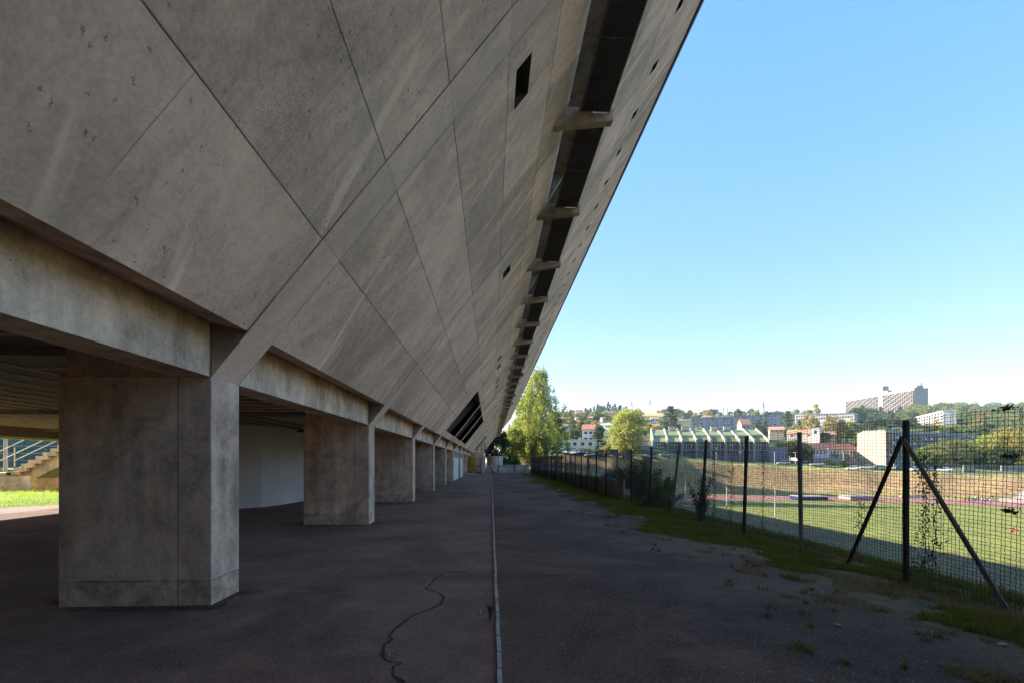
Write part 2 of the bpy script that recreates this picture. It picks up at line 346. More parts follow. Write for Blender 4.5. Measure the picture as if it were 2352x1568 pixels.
TAB = np.array([
    knot([(15, -1.6), (120, -1.6), (170, Z(1040, 170)), (300, Z(1018, 300)), (700, Z(966, 700)), (950, Z(962, 950)), (6000, 60)]),
    knot([(60, -1.6), (130, Z(1078, 130)), (168, Z(1037, 168)), (300, Z(1005, 300)), (470, Z(975, 470)), (700, Z(958, 700)), (950, Z(956, 950)), (6000, 60)]),
    knot([(40, -1.7), (60, -1.9), (130, Z(1078, 130)), (168, Z(1038, 168)), (190, Z(1036, 190))] + HILL),
    knot([(25, -1.7), (60, -3.4), (130, Z(1088, 130)), (172, Z(1044, 172)), (190, Z(1042, 190))] + HILL),
    knot([(15, FZ), (148, FZ), (178, Z(1048, 178))] + HILL),
    colr(166, 190, 1056, [(230, 1052), (300, 1020), (430, 984), (560, 968), (700, 958), (950, 951), (6000, 1050)]),
    colr(167, 190, 1064, [(230, 1056), (300, 1020), (430, 984), (560, 965), (950, 952), (6000, 1050)]),
    colr(163, 188, 1069, [(230, 1060), (400, 998), (520, 972), (950, 950), (6000, 1050)]),
    colr(157, 182, 1076, [(230, 1068), (400, 1005), (520, 975), (800, 948), (950, 946), (6000, 1050)]),
    colr(147, 172, 1083, [(230, 1072), (300, 1050), (520, 985), (800, 942), (950, 940), (6000, 1050)]),
    colr(135, 160, 1088, [(230, 1072), (300, 1050), (520, 990), (800, 945), (950, 936), (6000, 1050)])])
def prof_z(px, d):
    px = np.clip(px, KX[0], KX[-1]); i = np.clip(np.searchsorted(KX, px) - 1, 0, len(KX) - 2)
    t = (px - KX[i]) / (KX[i + 1] - KX[i]); t = t * t * (3 - 2 * t)
    j = np.clip(np.searchsorted(DK, d) - 1, 0, len(DK) - 2); u = np.clip((d - DK[j]) / (DK[j + 1] - DK[j]), 0, 1)
    g = lambda a, b: TAB[a, b]
    return ((g(i, j) * (1 - u) + g(i, j + 1) * u) * (1 - t) + (g(i + 1, j) * (1 - u) + g(i + 1, j + 1) * u) * t) + EYE
def terr(x, y):
    x = np.atleast_1d(np.asarray(x, float)); y = np.atleast_1d(np.asarray(y, float))
    dep = x * FW.x + y * FW.y; lat = x * RT.x + y * RT.y; a = np.arctan2(lat, dep); r = np.hypot(x, y)
    aa = np.clip(a, -R(48), R(48)); d = r * np.cos(aa); px = CX + F * np.tan(aa)
    z = prof_z(px, d); nb = -.26 * (x - 6.0)
    z = np.where(d < 140, np.maximum(z, np.minimum(nb, 0)), z)
    near = ((x < 6.0) & (y < 68)) | (px < 1150)
    blend = np.clip((px - 1150) / 30, 0, 1)
    z = np.where(near, 0., z); z = np.where((px < 1180) & ~near, z * blend, z)
    left = np.where(px < 1000, np.clip((d - 60), 0, None) * .03, 0)
    return z + left * (px < 1000)
def tz(px, d):
    p = P(px, HY, d); return float(terr(p.x, p.y)[0])
def G(px, d, dz=0.):                           # point on the terrain seen in column px at depth d
    p = P(px, HY, d); p.z = float(terr(p.x, p.y)[0]) + dz; return p

def build_terrain():
    az = np.concatenate([np.linspace(-180, -50, 40, endpoint=False), np.linspace(-50, 52, 460, endpoint=False), np.linspace(52, 180, 40, endpoint=False)])
    az = np.radians(az) + YAW
    rr = np.concatenate([[0.01], np.arange(2, 60, 1.4), np.arange(60, 230, 2.2), np.geomspace(230, 1200, 55), np.geomspace(1300, 2300, 5)])
    A, RR = np.meshgrid(az, rr); X = np.sin(A) * RR; Y = np.cos(A) * RR
    Zz = terr(X.ravel(), Y.ravel()).reshape(X.shape)
    rng = np.random.default_rng(4)
    rough = (np.sin(X * .21 + 1.3 * np.sin(Y * .13)) + np.sin(Y * .33 + X * .11)) * .5
    amp = np.where((RR > 12) & (Zz > -8.9) & (X > 7), np.clip(RR / 400, .05, .5), 0); Zz = Zz + rough * amp
    Zz = Zz - np.where(((X < 6.0) & (Y < 68)), .012, 0)
    n_r, n_a = X.shape
    V = np.stack([X, Y, Zz], -1).reshape(-1, 3)
    i, j = np.meshgrid(np.arange(n_r - 1), np.arange(n_a), indexing='ij'); j2 = (j + 1) % n_a
    Fc = np.stack([i * n_a + j, (i + 1) * n_a + j, (i + 1) * n_a + j2, i * n_a + j2], -1).reshape(-1, 4)[:, ::-1]
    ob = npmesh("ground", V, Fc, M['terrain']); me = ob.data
    me.polygons.foreach_set("use_smooth", [True] * len(me.polygons))
    x, y, z = V.T; dep = x * FW.x + y * FW.y; lat = x * RT.x + y * RT.y; px = CX + F * lat / np.maximum(dep, 1)
    col = np.tile(np.array([.10, .13, .045]), (len(V), 1))
    def setc(mask, c): col[mask] = c
    setc((x < 6) & (y < 68) & (x > -15), (.13, .08, .06))
    setc((x <= -15), (.17, .25, .045))
    setc((x > 6) & (x < 54) & (dep < 150), (.13, .09, .035))  # bank weeds, carried to the building's shadow edge: shade put into ground colour
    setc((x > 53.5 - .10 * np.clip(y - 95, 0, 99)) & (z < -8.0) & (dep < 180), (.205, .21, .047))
    foot = np.interp(px, [1212, 1400, 1500, 1600, 1700, 1850, 2000, 2150, 2352], [112, 116, 143, 160, 165, 161, 155, 145, 133])
    top = np.interp(px, KX[1:], [165, 167, 171, 177, 188, 188, 186, 180, 170, 158])
    rag = rng.normal(0, 1.0, len(V))
    bank = (px > 1190) & (dep > foot) & (dep < top + rag) & (x > 6)
    bank |= (px > 1370) & (dep > 92) & (dep < foot + 1) & (z > -8.3) & (x > 30)
    setc(bank, (.29, .18, .075)); setc(bank & (rng.random(len(V)) < .3), (.36, .25, .11))
    setc((px > 1190) & (dep > top + rag) & (dep < top + 5), (.36, .34, .10))
    setc((px > 1280) & (px < 1380) & (dep > foot - 45) & (dep < foot) & (x > 8), (.20, .27, .06))
    setc((dep > top + 5) & (dep < 260) & (px > 1190), (.11, .13, .06))
    pas = (dep > 560) & (px > 1455) & (px < 1570); setc(pas, (.50, .38, .17))
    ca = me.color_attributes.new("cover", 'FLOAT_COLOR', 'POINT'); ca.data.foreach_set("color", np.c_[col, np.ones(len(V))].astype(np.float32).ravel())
    struct(ob)
build_terrain()

def sheet(name, pts, mat, z=0.): return struct(MB().poly([(a, b, z) for a, b in pts]).build(name, mat))
def strip_sheet(name, left, right, mat, z):     # long sheet cut in short quads (pts lists)
    m = MB()
    for i in range(len(left) - 1): m.poly([(*left[i], z), (*right[i], z), (*right[i + 1], z), (*left[i + 1], z)])
    return struct(m.build(name, mat))
sheet("pavement", [(-14.9, -30), (.045, -30), (.045, 134), (-14.9, 134)], M['asphalt'], .004)
sheet("path", [(.085, -30), (5.9, -30), (5.9, 67.2), (.085, 67.2)], M['dirt'], .004)
# reddish drive in the sun behind the building and a pale foot path across the lawn
sheet("road", [(-34, -30), (-14.9, -30), (-14.9, 20.5), (-16.4, 18.5), (-17.4, 17.2), (-22, 12.5), (-34, 8)], M['redasphalt'], .008)
sheet("footpath", [(-60, 33.4), (-20, 33.9), (-20, 36.6), (-60, 37.2)], M['palecourt'], .03)
sheet("court", [(-90, 46), (-22, 46), (-22, 62), (-90, 62)], M['palecourt'], .05)
# ---------------------------------------------------------------- the leaning concrete building
BAY = 6.97; P0 = 5.528; TH = .6; FX = -3.11
YB, YE = P0 - 11 * BAY, 130.5
XR = -18.8
def fx(zp): return -3.870 + .790 * zp
def fp(y, zp, inn=0.): return (fx(zp) - .785 * inn, y, zp + EYE + .62 * inn)     # point on the facade, inn metres inside
ORG = (-10, P0, 0)
bld = thing("cultural_centre", "long grey concrete building on short pillars, its whole side leaning out over the path", "building", ORG)
def B(mb, name, mat, smooth=False, parent=None): return mb.build(name, mat, parent or bld, ORG, smooth)
SLOT = 1.742
ops_low = [(6.61, 7.36), (13.73, 14.25), (25.3, 25.9), (27.5, 28.3), (32.6, 33.2), (34.6, 35.3), (41.3, 41.9), (48, 48.8), (57.2, 58), (60, 60.7), (73, 73.8), (82, 82.8)]
ops_log = [(P0 + 3 * BAY + TH, P0 + 4 * BAY), (P0 + 4 * BAY + TH, P0 + 5 * BAY), (P0 + 5 * BAY + TH, P0 + 6 * BAY)]
ops_gap = [(71.5, 78.4)]
ops_up = []
k = -60
while 12.45 + SLOT * k < YE - 1:
    c_ = 12.45 + SLOT * k; k += 1
    if c_ > -9: ops_up.append((c_ - .17, c_ + .17))
def facade(rows, name):
    m = MB()
    for z0, z1, ops, depth, nm, rmat, gmat in rows:
        ys = [YB]
        for a, b in ops: ys += [a, b]
        ys.append(YE)
        for i in range(0, len(ys) - 1):
            a, b = ys[i], ys[i + 1]
            if i % 2 == 0:
                m.poly([fp(a, z0), fp(b, z0), fp(b, z1), fp(a, z1)])
            else:
                rev = MB()
                for q in ([(a, z0), (b, z0)], [(b, z0), (b, z1)], [(b, z1), (a, z1)], [(a, z1), (a, z0)]):
                    rev.poly([fp(*q[0]), fp(*q[1]), fp(*q[1], depth), fp(*q[0], depth)])
                w_ = rev.build(nm, M[rmat], bld, ORG)
                MB().poly([fp(a, z0, depth), fp(b, z0, depth), fp(b, z1, depth), fp(a, z1, depth)]).build("pane", M[gmat], w_, ORG)
    m.build(name, M['facade'], bld, ORG, fix=False)
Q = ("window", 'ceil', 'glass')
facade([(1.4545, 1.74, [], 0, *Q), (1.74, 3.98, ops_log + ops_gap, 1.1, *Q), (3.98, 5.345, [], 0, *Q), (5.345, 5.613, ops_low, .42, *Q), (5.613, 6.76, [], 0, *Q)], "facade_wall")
Q = ("slot_window", 'dark', 'grate')
facade([(7.77, 10.19, [], 0, *Q), (10.19, 10.40, ops_up, .4, *Q), (10.40, 11.577, [], 0, *Q)], "facade_wall")
# concrete back wall and cross wall hints inside the big three-part opening
m = MB()
for a, b in ops_log:
    m.ext([fp(a + .2, 1.75, .9), fp(a + .2, 3.0, .9), fp(a + .2, 3.0, 1.08), fp(a + .2, 1.75, 1.08)], (0, b - a - .4, 0))
B(m, "loggia_parapet", M['conc'])
# ribs: one inclined band at every pillar, a solid foot below the facade edge
ks = range(-11, 18)
for k in ks:
    y = P0 + k * BAY; o = .006; m = MB()
    nx, nz = .78 * o, -.626 * o
    pts = [(FX, .951), (fx(.951) + nx, .951 + nz), (fx(6.74) + nx, 6.74 + nz), (fx(6.74) - .05, 6.74 + .05), (-3.08, 1.70), (FX, 1.70)]
    m.hexa([(a, y, b + EYE) for a, b in pts], [(a, y + TH, b + EYE) for a, b in pts]); B(m, "rib", M['facade'])
# soffit under the facade edge, edge beam, pillars
m = MB().poly([(-2.71, YB, 1.4545 + EYE), (-2.71, YE, 1.4545 + EYE), (-3.13, YE, 1.551 + EYE), (-3.13, YB, 1.551 + EYE)])
m.box(-3.6, -3.13, YB, YE, 1.56 + EYE, 1.9 + EYE); B(m, "soffit", M['conc'])
for k in ks:
    y = P0 + k * BAY; B(MB().box(-3.535, FX - .012, y + TH, y + BAY, .95 + EYE, 1.556 + EYE), "edge_beam", M['beam'])
    B(MB().box(-3.535, FX - .03, y, y + TH, .955 + EYE, 1.556 + EYE), "edge_beam", M['beam'])
    PL = 1.64
    zt = .95 + EYE
    p = B(MB().box(FX - PL, FX, y, y + TH, -.3, zt), "pillar", M['conc'])
    bv = p.modifiers.new("edge", 'BEVEL'); bv.width = .012; bv.segments = 2
    B(MB().box(FX - PL + .04, -3.54, y + .05, y + TH - .05, zt + .001, 1.32 + EYE), "cross_beam", M['conc'])
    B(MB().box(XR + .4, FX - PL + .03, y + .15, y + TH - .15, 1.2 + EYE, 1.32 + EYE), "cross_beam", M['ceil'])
    if k not in (1, 2): B(MB().box(-16.2, -14.2, y, y + TH, -.3, 1.0 + EYE - .002), "pillar", M['conc'])
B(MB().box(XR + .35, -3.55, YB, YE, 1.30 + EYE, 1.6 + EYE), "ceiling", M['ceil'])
zc = 1.30 + EYE
bt = MB(); x = -6.4
while x > -18: bt.box(x - .012, x + .012, YB, YE, zc - .02, zc + .01); x -= .62
y = YB
while y < 60: bt.box(-6.4, -3.6, y - .009, y + .009, zc - .024, zc + .01); y += .61
B(bt, "ceiling_batten", M['batten'])["kind"] = "stuff"
B(MB().box(-17.9, -17.45, YB, YE, .93 + EYE, 1.299 + EYE), "rear_beam", M['ceil'])
B(MB().box(XR, XR + .34, YB, YE, .90 + EYE, 1.9 + EYE), "rear_beam", M['beam'])
B(MB().box(-16, -6.2, YB + 4, 1.5, -.1, 1.29 + EYE), "unseen_light_blocker", M['whitewall'])  # unseen block added behind the camera to keep light off the pillar sides
# rear wall, gables, roof
m = MB().poly([(XR, YB, 2.5), (XR, YE, 2.5), (XR - 2, YE, 12.6), (XR - 2, YB, 12.6)]); B(m, "rear_wall", M['facade'])
for y in (YB - .01, YE):
    pf = [(XR, 1.6 + EYE), (-3.12, 1.6 + EYE), (fx(1.4545), 1.4545 + EYE), (fx(11.577), 11.577 + EYE), (XR - 2, 12.6)]
    B(MB().hexa([(a, y, b) for a, b in pf], [(a, y + .25, b) for a, b in pf]), "gable_wall", M['facade'])
B(MB().hexa([(fx(11.577) + .03, YB - .3, 11.557 + EYE), (fx(11.577) + .10, YB - .3, 11.617 + EYE), (XR - 2, YB - .3, 13.0), (XR - 2, YB - .3, 12.6)],
            [(fx(11.577) + .03, YE + .3, 11.557 + EYE), (fx(11.577) + .10, YE + .3, 11.617 + EYE), (XR - 2, YE + .3, 13.0), (XR - 2, YE + .3, 12.6)]), "roof", M['dark'])
# window band behind the maintenance gangway
HZ = 7.77
m = MB().poly([fp(YB, HZ), fp(YE, HZ), (.9, YE, HZ + EYE + .1), (.9, YB, HZ + EYE + .1)]); B(m, "band_soffit", M['beam'])
m = MB().poly([fp(YB, 6.76), fp(YE, 6.76), (.9, YE, 6.76 + EYE), (.9, YB, 6.76 + EYE)]); B(m, "band_sill", M['pale'])
B(MB().box(.88, .93, YB, YE, 6.75 + EYE, 7.88 + EYE), "window_band", M['glass'])
y = YB + 1; rr_ = random.Random(3)
mu = MB()
while y < YE: mu.box(.92, 1.02, y, y + .05, 6.77 + EYE, 7.86 + EYE); y += rr_.choice([.45, .7, .9, 1.3, .6])
B(mu, "mullion", M['pale'])["kind"] = "stuff"
j = 0; y = P0 + .21 - 4 * BAY / 2
while y < YE - 1:
    pr = [(1.165, 6.205), (2.27, 6.35), (2.28, 6.56), (2.21, 6.56), (2.21, 6.50), (1.66, 6.50), (1.60, 6.56), (1.43, 6.62), (1.40, 6.6)]
    pr = [(fx(6.42) - .02, 6.42), (2.352, 6.566), (2.357, 6.80), (2.285, 6.80), (2.285, 6.695), (1.70, 6.695), (1.70, 6.80), (1.46, 6.80)]
    B(MB().hexa([(a, y, b + EYE) for a, b in pr], [(a, y + .17, b + EYE) for a, b in pr]), "bracket", M['beam'])
    if y > -4:
        g = MB(); x = 1.66; n_end = 45
        ya, yb_ = y + .172, y + BAY / 2 - .002
        dense = y < 30
        g.box(1.715, 1.745, ya, yb_, 6.700 + EYE, 6.780 + EYE); g.box(2.245, 2.278, ya, yb_, 6.700 + EYE, 6.780 + EYE)
        if dense:
            for q in range(1, 17): xx = 1.745 + q * .0300; g.box(xx - .005, xx + .005, ya, yb_, 6.705 + EYE, 6.765 + EYE)
            yy = ya + .06
            while yy < yb_: g.box(1.745, 2.245, yy - .007, yy + .007, 6.710 + EYE, 6.770 + EYE); yy += .062
            g.box(1.745, 2.245, (ya + yb_) / 2 - .02, (ya + yb_) / 2 + .02, 6.69 + EYE, 6.771 + EYE)
        else: g.box(1.746, 2.244, ya, yb_, 6.720 + EYE, 6.770 + EYE)
        B(g, "gangway_grating", M['grate'])
        # raking panel that closes the band behind every bay
        if j % 2 == 0: B(MB().ext([(1.02, y + .3, 6.77 + EYE), (1.40, y + .3, 6.80 + EYE), (1.97, y + .3, 7.75 + EYE), (1.02, y + .3, 7.85 + EYE)], (0, .12, 0)), "partition", M['pale'])
    j += 1; y += BAY / 2
# small floodlights on the gangway far along
for yy in (37.0, 48.5, 55):
    B(MB().box(2.22, 2.5, yy, yy + .3, 6.6 + EYE, 6.85 + EYE).tube([(2.2, yy + .15, 6.3 + EYE), (2.35, yy + .15, 6.65 + EYE)], .03), "floodlight", M['steel'])
# white infill walls with strip windows from the sixth pillar on
for k in (5, 6, 7):
    y0 = P0 + k * BAY + TH; y1 = P0 + (k + 1) * BAY; dr = k == 6
    if k == 7: y1 = y0 + 1.2
    wl_ = B(MB().box(FX - .25, FX - .06, y0, y1, -.1, 2.0), "infill_wall", M['white'])
    B(MB().box(FX - .2, FX - .12, y0, y1, 2.0, 2.54), "strip_window", M['bglass'])
    mm = MB(); q = y0
    while q < y1: mm.box(FX - .11, FX - .05, q, q + .06, 2.0, 2.54); q += .95
    B(mm, "window_mullion", M['white'])
    if dr:
        d_ = B(MB().box(FX - .055, FX - .01, y0 + .5, y0 + 1.6, 0, 2.5), "door", M['dark'])
        MB().box(FX - .008, FX + .03, y0 + .62, y0 + .65, .9, 1.2).build("handle", M['steel'], d_, ORG)
B(MB().box(-7, FX - .3, P0 + 8 * BAY + 2, P0 + 8 * BAY + 2.3, 0, 2.55), "end_wall", M['whitewall'])
# landing with a railing at the far end
l_ = B(MB().box(-2.5, -.9, 76, 81, 3.0, 3.18).ext([(-2.5, 76, 3.0), (-1.4, 76, 3.0), (-2.5, 76, 1.7)], (0, 5, 0)), "landing", M['pale'])
mm = MB()
for q in (76.05, 78.5, 80.9): mm.tube([(-.95, q, 3.18), (-.95, q, 4.6)], .03)
for x_ in (-2.1, -1.5): mm.tube([(x_, 76.05, 3.18), (x_, 76.05, 4.6)], .03)
for zz in (3.6, 4.1, 4.6): mm.tube([(-2.3, 76.05, zz), (-.95, 76.05, zz), (-.95, 80.9, zz)], .03)
mm.build("railing", M['dark'], l_, ORG)

# curved white drum wall under the building
import itertools
wp = [(a_, b_ + .35) for a_, b_ in [(-13.2, 15.9), (-12.4, 15.45), (-11.4, 15.3), (-10.3, 15.55), (-9.3, 16.1), (-8.5, 16.75), (-8.1, 17.1), (-7.85, 17.9), (-7.7, 19.4), (-7.58, 21.2), (-7.5, 24), (-7.5, 33.5)]]
m = MB()
for (a, b), (c, d) in zip(wp, wp[1:]): m.hexa([(a, b, -.1), (c, d, -.1), (c - .2, d + .1, -.1), (a, b + .25, -.1)], [(a, b, 2.895), (c, d, 2.895), (c - .2, d + .1, 2.895), (a, b + .25, 2.895)])
o = m.build("curved_wall", M['whitewall'], org=(-9, 17, 0)); o.location = (-9, 17, 0)
tag(o, "curved white rendered wall standing in the shade behind the pillars", "wall")

# ---------------------------------------------------------------- far end of the path: gate, walls, yellow panel
def static(mb, name, mat, label, cat, org, group=None, kind=None, smooth=False):
    o = mb.build(name, mat, None, org, smooth); o.location = org; return tag(o, label, cat, group, kind)
o = MB().box(-3.05, -2.25, 73.9, 74.2, 0, 3.0).box(-2.25, -1.0 - .25, 73.9, 74.2, 1.45, 3.0)
static(o, "yellow_panel", M['yellow'], "yellow painted panel behind the mesh gate at the end of the building", "panel", (-2.2, 74, 0))
static(MB().box(-3.1, -2.0, 65.0, 66.0, .0, .09), "doorstep_slab", M['white'], "pale flat slab lying on the ground in front of the gate", "slab", (-2.5, 65.5, 0))
gt = thing("mesh_gate", "dark mesh gate in a square frame beside the white doors", "gate", (-2.2, 66.6, 0))
m = MB()
for x_ in (-3.05, -1.35): m.tube([(x_, 66.6, 0), (x_, 66.6, 2.1)], .045)
for z_ in (.12, 1.05, 2.07): m.tube([(-3.05, 66.6, z_), (-1.35, 66.6, z_)], .035)
m.build("gate_frame", M['dark'], gt, (-2.2, 66.6, 0))
m = MB()
for q in np.arange(-3.0, -1.37, .1): m.tube([(q, 66.6, .1), (q, 66.6, 2.07)], .005, 3, False)
for q in np.arange(.2, 2.05, .1): m.tube([(-3.03, 66.6, q), (-1.37, 66.6, q)], .005, 3, False)
m.build("mesh", M['dark'], gt, (-2.2, 66.6, 0)); MB().box(-1.55, -1.42, 66.53, 66.67, 1.0, 1.15).build("lock", M['steel'], gt, (-2.2, 66.6, 0))
pw = thing("concrete_gate_post", "tall pale concrete post on the right of the mesh gate", "post", (-1.1, 67, 0))
MB().box(-1.28, -.75, 66.7, 67.1, -.1, 2.3).build("shaft", M['pale'], pw, (-1.1, 67, 0)); MB().box(-1.32, -.71, 66.66, 67.14, 2.3, 2.4).build("cap", M['pale'], pw, (-1.1, 67, 0))
static(MB().box(-2.3, -.95, 72, 72.3, 0, 3.1), "grey_wall", M['conc'], "grey concrete wall standing behind the gate and its concrete post", "wall", (-1.6, 72, 0))
cw = MB(); pts = [(-.6 + 2.35 * t, 70.4 - 1.1 * math.sin(math.pi * t)) for t in np.linspace(0, 1, 13)]
for (a, b), (c, d) in zip(pts, pts[1:]): cw.hexa([(a, b, 0), (c, d, 0), (c, d + .3, 0), (a, b + .3, 0)], [(a, b, 2.46), (c, d, 2.46), (c, d + .3, 2.46), (a, b + .3, 2.46)])
static(cw, "rounded_wall", M['pale'], "higher rounded concrete wall rising behind the low wall", "wall", (.6, 70, 0), smooth=False)
lw = thing("low_concrete_wall", "low pale concrete wall closing the end of the path below the poplar", "wall", (2.2, 67.3, 0))
xs = np.linspace(-.7, 5.35, 6)
for a, b in zip(xs, xs[1:]): MB().box(a + .008, b - .008, 67.2, 67.38, -.4, 1.24).build("wall_panel", M['pale'], lw, (2.2, 67.3, 0))
for i, (x_, lean) in enumerate([(-.3, .75), (1.05, 0), (3.3, 0), (5.1, -.65)]):
    pp = thing("end_fence_post", ["leaning dark strut against the left end of the low wall", "tall dark post in front of the low wall", "short dark post halfway along the low wall", "leaning dark strut against the right end of the low wall"][i], "post", (x_, 67.1, 0))
    MB().tube([(x_ + lean, 67.1, 0), (x_, 67.1, [1.35, 2.45, 1.3, 1.3][i])], .045).build("shaft", M['dark'], pp, (x_, 67.1, 0))
    MB().tube([(x_, 67.1, [1.35, 2.45, 1.3, 1.3][i]), (x_, 67.1, [1.35, 2.45, 1.3, 1.3][i] + .03)], .06).build("cap", M['dark'], pp, (x_, 67.1, 0))

# kerb between asphalt and dirt: many short stones with open joints
m = MB(); y = -3.; rk = random.Random(5)
while y < 67:
    L_ = rk.uniform(.32, .5) if y < 12 else rk.uniform(.45, .6); dx = rk.uniform(-.004, .004); h = .03 + rk.uniform(-.004, .006)
    x0, x1 = .043 + dx, .088 + dx
    m.hexa([(x0, y, -.02), (x1, y, -.02), (x1, y + L_ - .012, -.02), (x0, y + L_ - .012, -.02)], [(x0 + .006, y + .004, h), (x1 - .006, y + .004, h), (x1 - .006, y + L_ - .018, h), (x0 + .006, y + L_ - .018, h)])
    y += L_
struct(m.build("kerb", M['kerb']))
# winding crack in the asphalt
ck = [(1075, 1316, 5), (1045, 1311, 9), (1018, 1318, 6), (1000, 1329, 9), (985, 1346, 9), (976, 1352, 5), (1010, 1361, 5), (1020, 1372, 10), (1012, 1388, 12), (985, 1400, 11), (955, 1410, 11), (930, 1428, 14),
      (905, 1447, 16), (893, 1460, 10), (902, 1468, 14), (882, 1482, 20), (879, 1502, 14), (884, 1516, 9), (905, 1522, 9), (925, 1524, 6), (904, 1530, 10), (902, 1550, 12), (930, 1572, 30)]
cps = []
for i in range(len(ck) - 1):
    for t in np.linspace(0, 1, 6, endpoint=False): cps.append([ck[i][q] * (1 - t) + ck[i + 1][q] * t for q in range(3)])
L1, L2 = [], []; rk = random.Random(8)
for i, (a, b, c) in enumerate(cps):
    d = F * EYE / (b - HY); p = P(a, HY, d); q = P(cps[min(i + 1, len(cps) - 1)][0], HY, F * EYE / (cps[min(i + 1, len(cps) - 1)][1] - HY))
    t = (q - p); t = Vector((t.y, -t.x, 0)).normalized() if t.length > 1e-6 else Vector((1, 0, 0)); wd = c * d / F * .27 * rk.uniform(.5, 1.3)
    L1.append((p.x + t.x * wd, p.y + t.y * wd)); L2.append((p.x - t.x * wd, p.y - t.y * wd))
strip_sheet("pavement_crack", L1, L2, M['crack'], .009)
for br in ([(1075, 1316), (1098, 1322), (1120, 1318)], [(930, 1428), (918, 1420), (896, 1423), (872, 1418)], [(879, 1502), (860, 1512), (850, 1530)], [(1012, 1388), (1030, 1394), (1040, 1408)]):
    q = []
    for (a, b), (c, d_) in zip(br, br[1:]):
        for t in np.linspace(0, 1, 5, endpoint=False): q.append((a + (c - a) * t + rk.uniform(-2, 2), b + (d_ - b) * t + rk.uniform(-1.5, 1.5)))
    l1, l2 = [], []
    for i, (a, b) in enumerate(q):
        d = F * EYE / (b - HY); p = P(a, HY, d); wd = .006 * (1 - i / len(q)) + .001; l1.append((p.x, p.y + wd)); l2.append((p.x + wd * .5, p.y - wd))
    strip_sheet("pavement_crack", l1, l2, M['crack'], .0085)

def damp(cx, cy, rx, ry, seed):
    g = random.Random(seed); ph = [g.uniform(0, 6.28) for _ in range(4)]; pts = []
    for i in range(40):
        t = 6.283 * i / 40; k_ = 1 + .10 * math.sin(3 * t + ph[0]) + .07 * math.sin(5 * t + ph[1]) + .05 * math.sin(9 * t + ph[2])
        c, s_ = math.cos(t), math.sin(t); p_ = 4.; rr = (abs(c) ** p_ + abs(s_) ** p_) ** (-1 / p_); pts.append((cx + rx * c * rr * k_, cy + ry * s_ * rr * k_))
    sheet("damp_patch", pts, M['damp'], .0065)
for k in range(0, 7): y = P0 + k * BAY; damp(-3.9, y + .27, 1.0 + .1 * (k % 2), .45, k)
# ---------------------------------------------------------------- wire mesh fence along the path
fe = thing("wire_mesh_fence", "long rusty wire mesh fence on steel posts along the right of the dirt path", "fence", (5.5, 20, 0)); FO = (5.5, 20, 0)
FXX = 5.53; py_ = [2.1, 4.15]; py_ += [6.16, 8.31, 10.27, 12.42]; 
while py_[-1] < 64.5: py_.append(py_[-1] + 2.08)
rf = random.Random(11)
for i, y in enumerate(py_):
    t = .0085 + rf.uniform(-.01, .012); s = .024 if abs(y - 6.16) < .1 else .019
    y2 = y + t * 2; x2 = FXX - .05 + rf.uniform(-.02, .02); h = 2.14 + rf.uniform(-.03, .04); x2 += {12.42: .13, 14.5: .26, 16.58: .1, 10.27: .06}.get(round(y, 2), 0)
    m = MB(); x_ = FXX - .05
    m.hexa([(x_ - .012, y - s, -.2), (x_ + .03, y - s, -.2), (x_ + .03, y + s, -.2), (x_ - .012, y + s, -.2)], [(x2 - .012, y2 - s, h), (x2 + .03, y2 - s, h), (x2 + .03, y2 + s, h), (x2 - .012, y2 + s, h)])
    m.hexa([(x_ - .038, y - .008, -.2), (x_ - .012, y - .008, -.2), (x_ - .012, y + .008, -.2), (x_ - .038, y + .008, -.2)], [(x2 - .038, y2 - .008, h), (x2 - .012, y2 - .008, h), (x2 - .012, y2 + .008, h), (x2 - .038, y2 + .008, h)])
    m.build("post", M['rust'] if i % 3 else M['steel'], fe, FO)
for y in (6.16, 26.98, 47.78):
    for sg in (-1, 1):
        a = Vector((FXX - .07, y + .02, 1.93)); b = Vector((FXX + .06, y + sg * 1.2, -.05)); d = (b - a).normalized(); u = Vector((1, 0, 0)); v = d.cross(u).normalized(); s_ = .021
        m = MB(); m.hexa([a + v * s_ - u * .01, a - v * s_ - u * .01, a - v * s_ + u * .008, a + v * s_ + u * .008], [b + v * s_ - u * .01, b - v * s_ - u * .01, b - v * s_ + u * .008, b + v * s_ + u * .008])
        m.hexa([a - v * s_ - u * .028, a - v * (s_ - .01) - u * .028, a - v * (s_ - .01) - u * .01, a - v * s_ - u * .01], [b - v * s_ - u * .028, b - v * (s_ - .01) - u * .028, b - v * (s_ - .01) - u * .01, b - v * s_ - u * .01])
        m.build("brace", M['steel'] if sg < 0 else M['rust'], fe, FO)
def topz(y): return 2.17 + .02 * math.sin(y * 1.1) + .015 * math.sin(y * 2.7)
def sagx(y, z): return FXX + .018 * math.sin(y * .9 + z * 1.3) + .01 * math.sin(y * 2.3)
V = []; Fq = []
def wire(pts, r):
    k = len(V)
    n = len(pts)
    for i, p in enumerate(pts):
        a = np.array(p); d = np.array(pts[min(i + 1, n - 1)]) - np.array(pts[max(i - 1, 0)]); d = d / np.linalg.norm(d)
        if abs(d[2]) > .5: e1 = np.array([1., 0, 0]); e2 = np.array([0, 1., 0])
        else: e1 = np.array([1., 0, 0]); e2 = np.array([0, 0, 1.])
        for q in range(3):
            t = q * 2.0944 + .5; V.append(a + r * (e1 * math.cos(t) + e2 * math.sin(t)))
    for i in range(n - 1):
        for q in range(3): q2 = (q + 1) % 3; Fq.append((k + i * 3 + q, k + i * 3 + q2, k + (i + 1) * 3 + q2, k + (i + 1) * 3 + q))
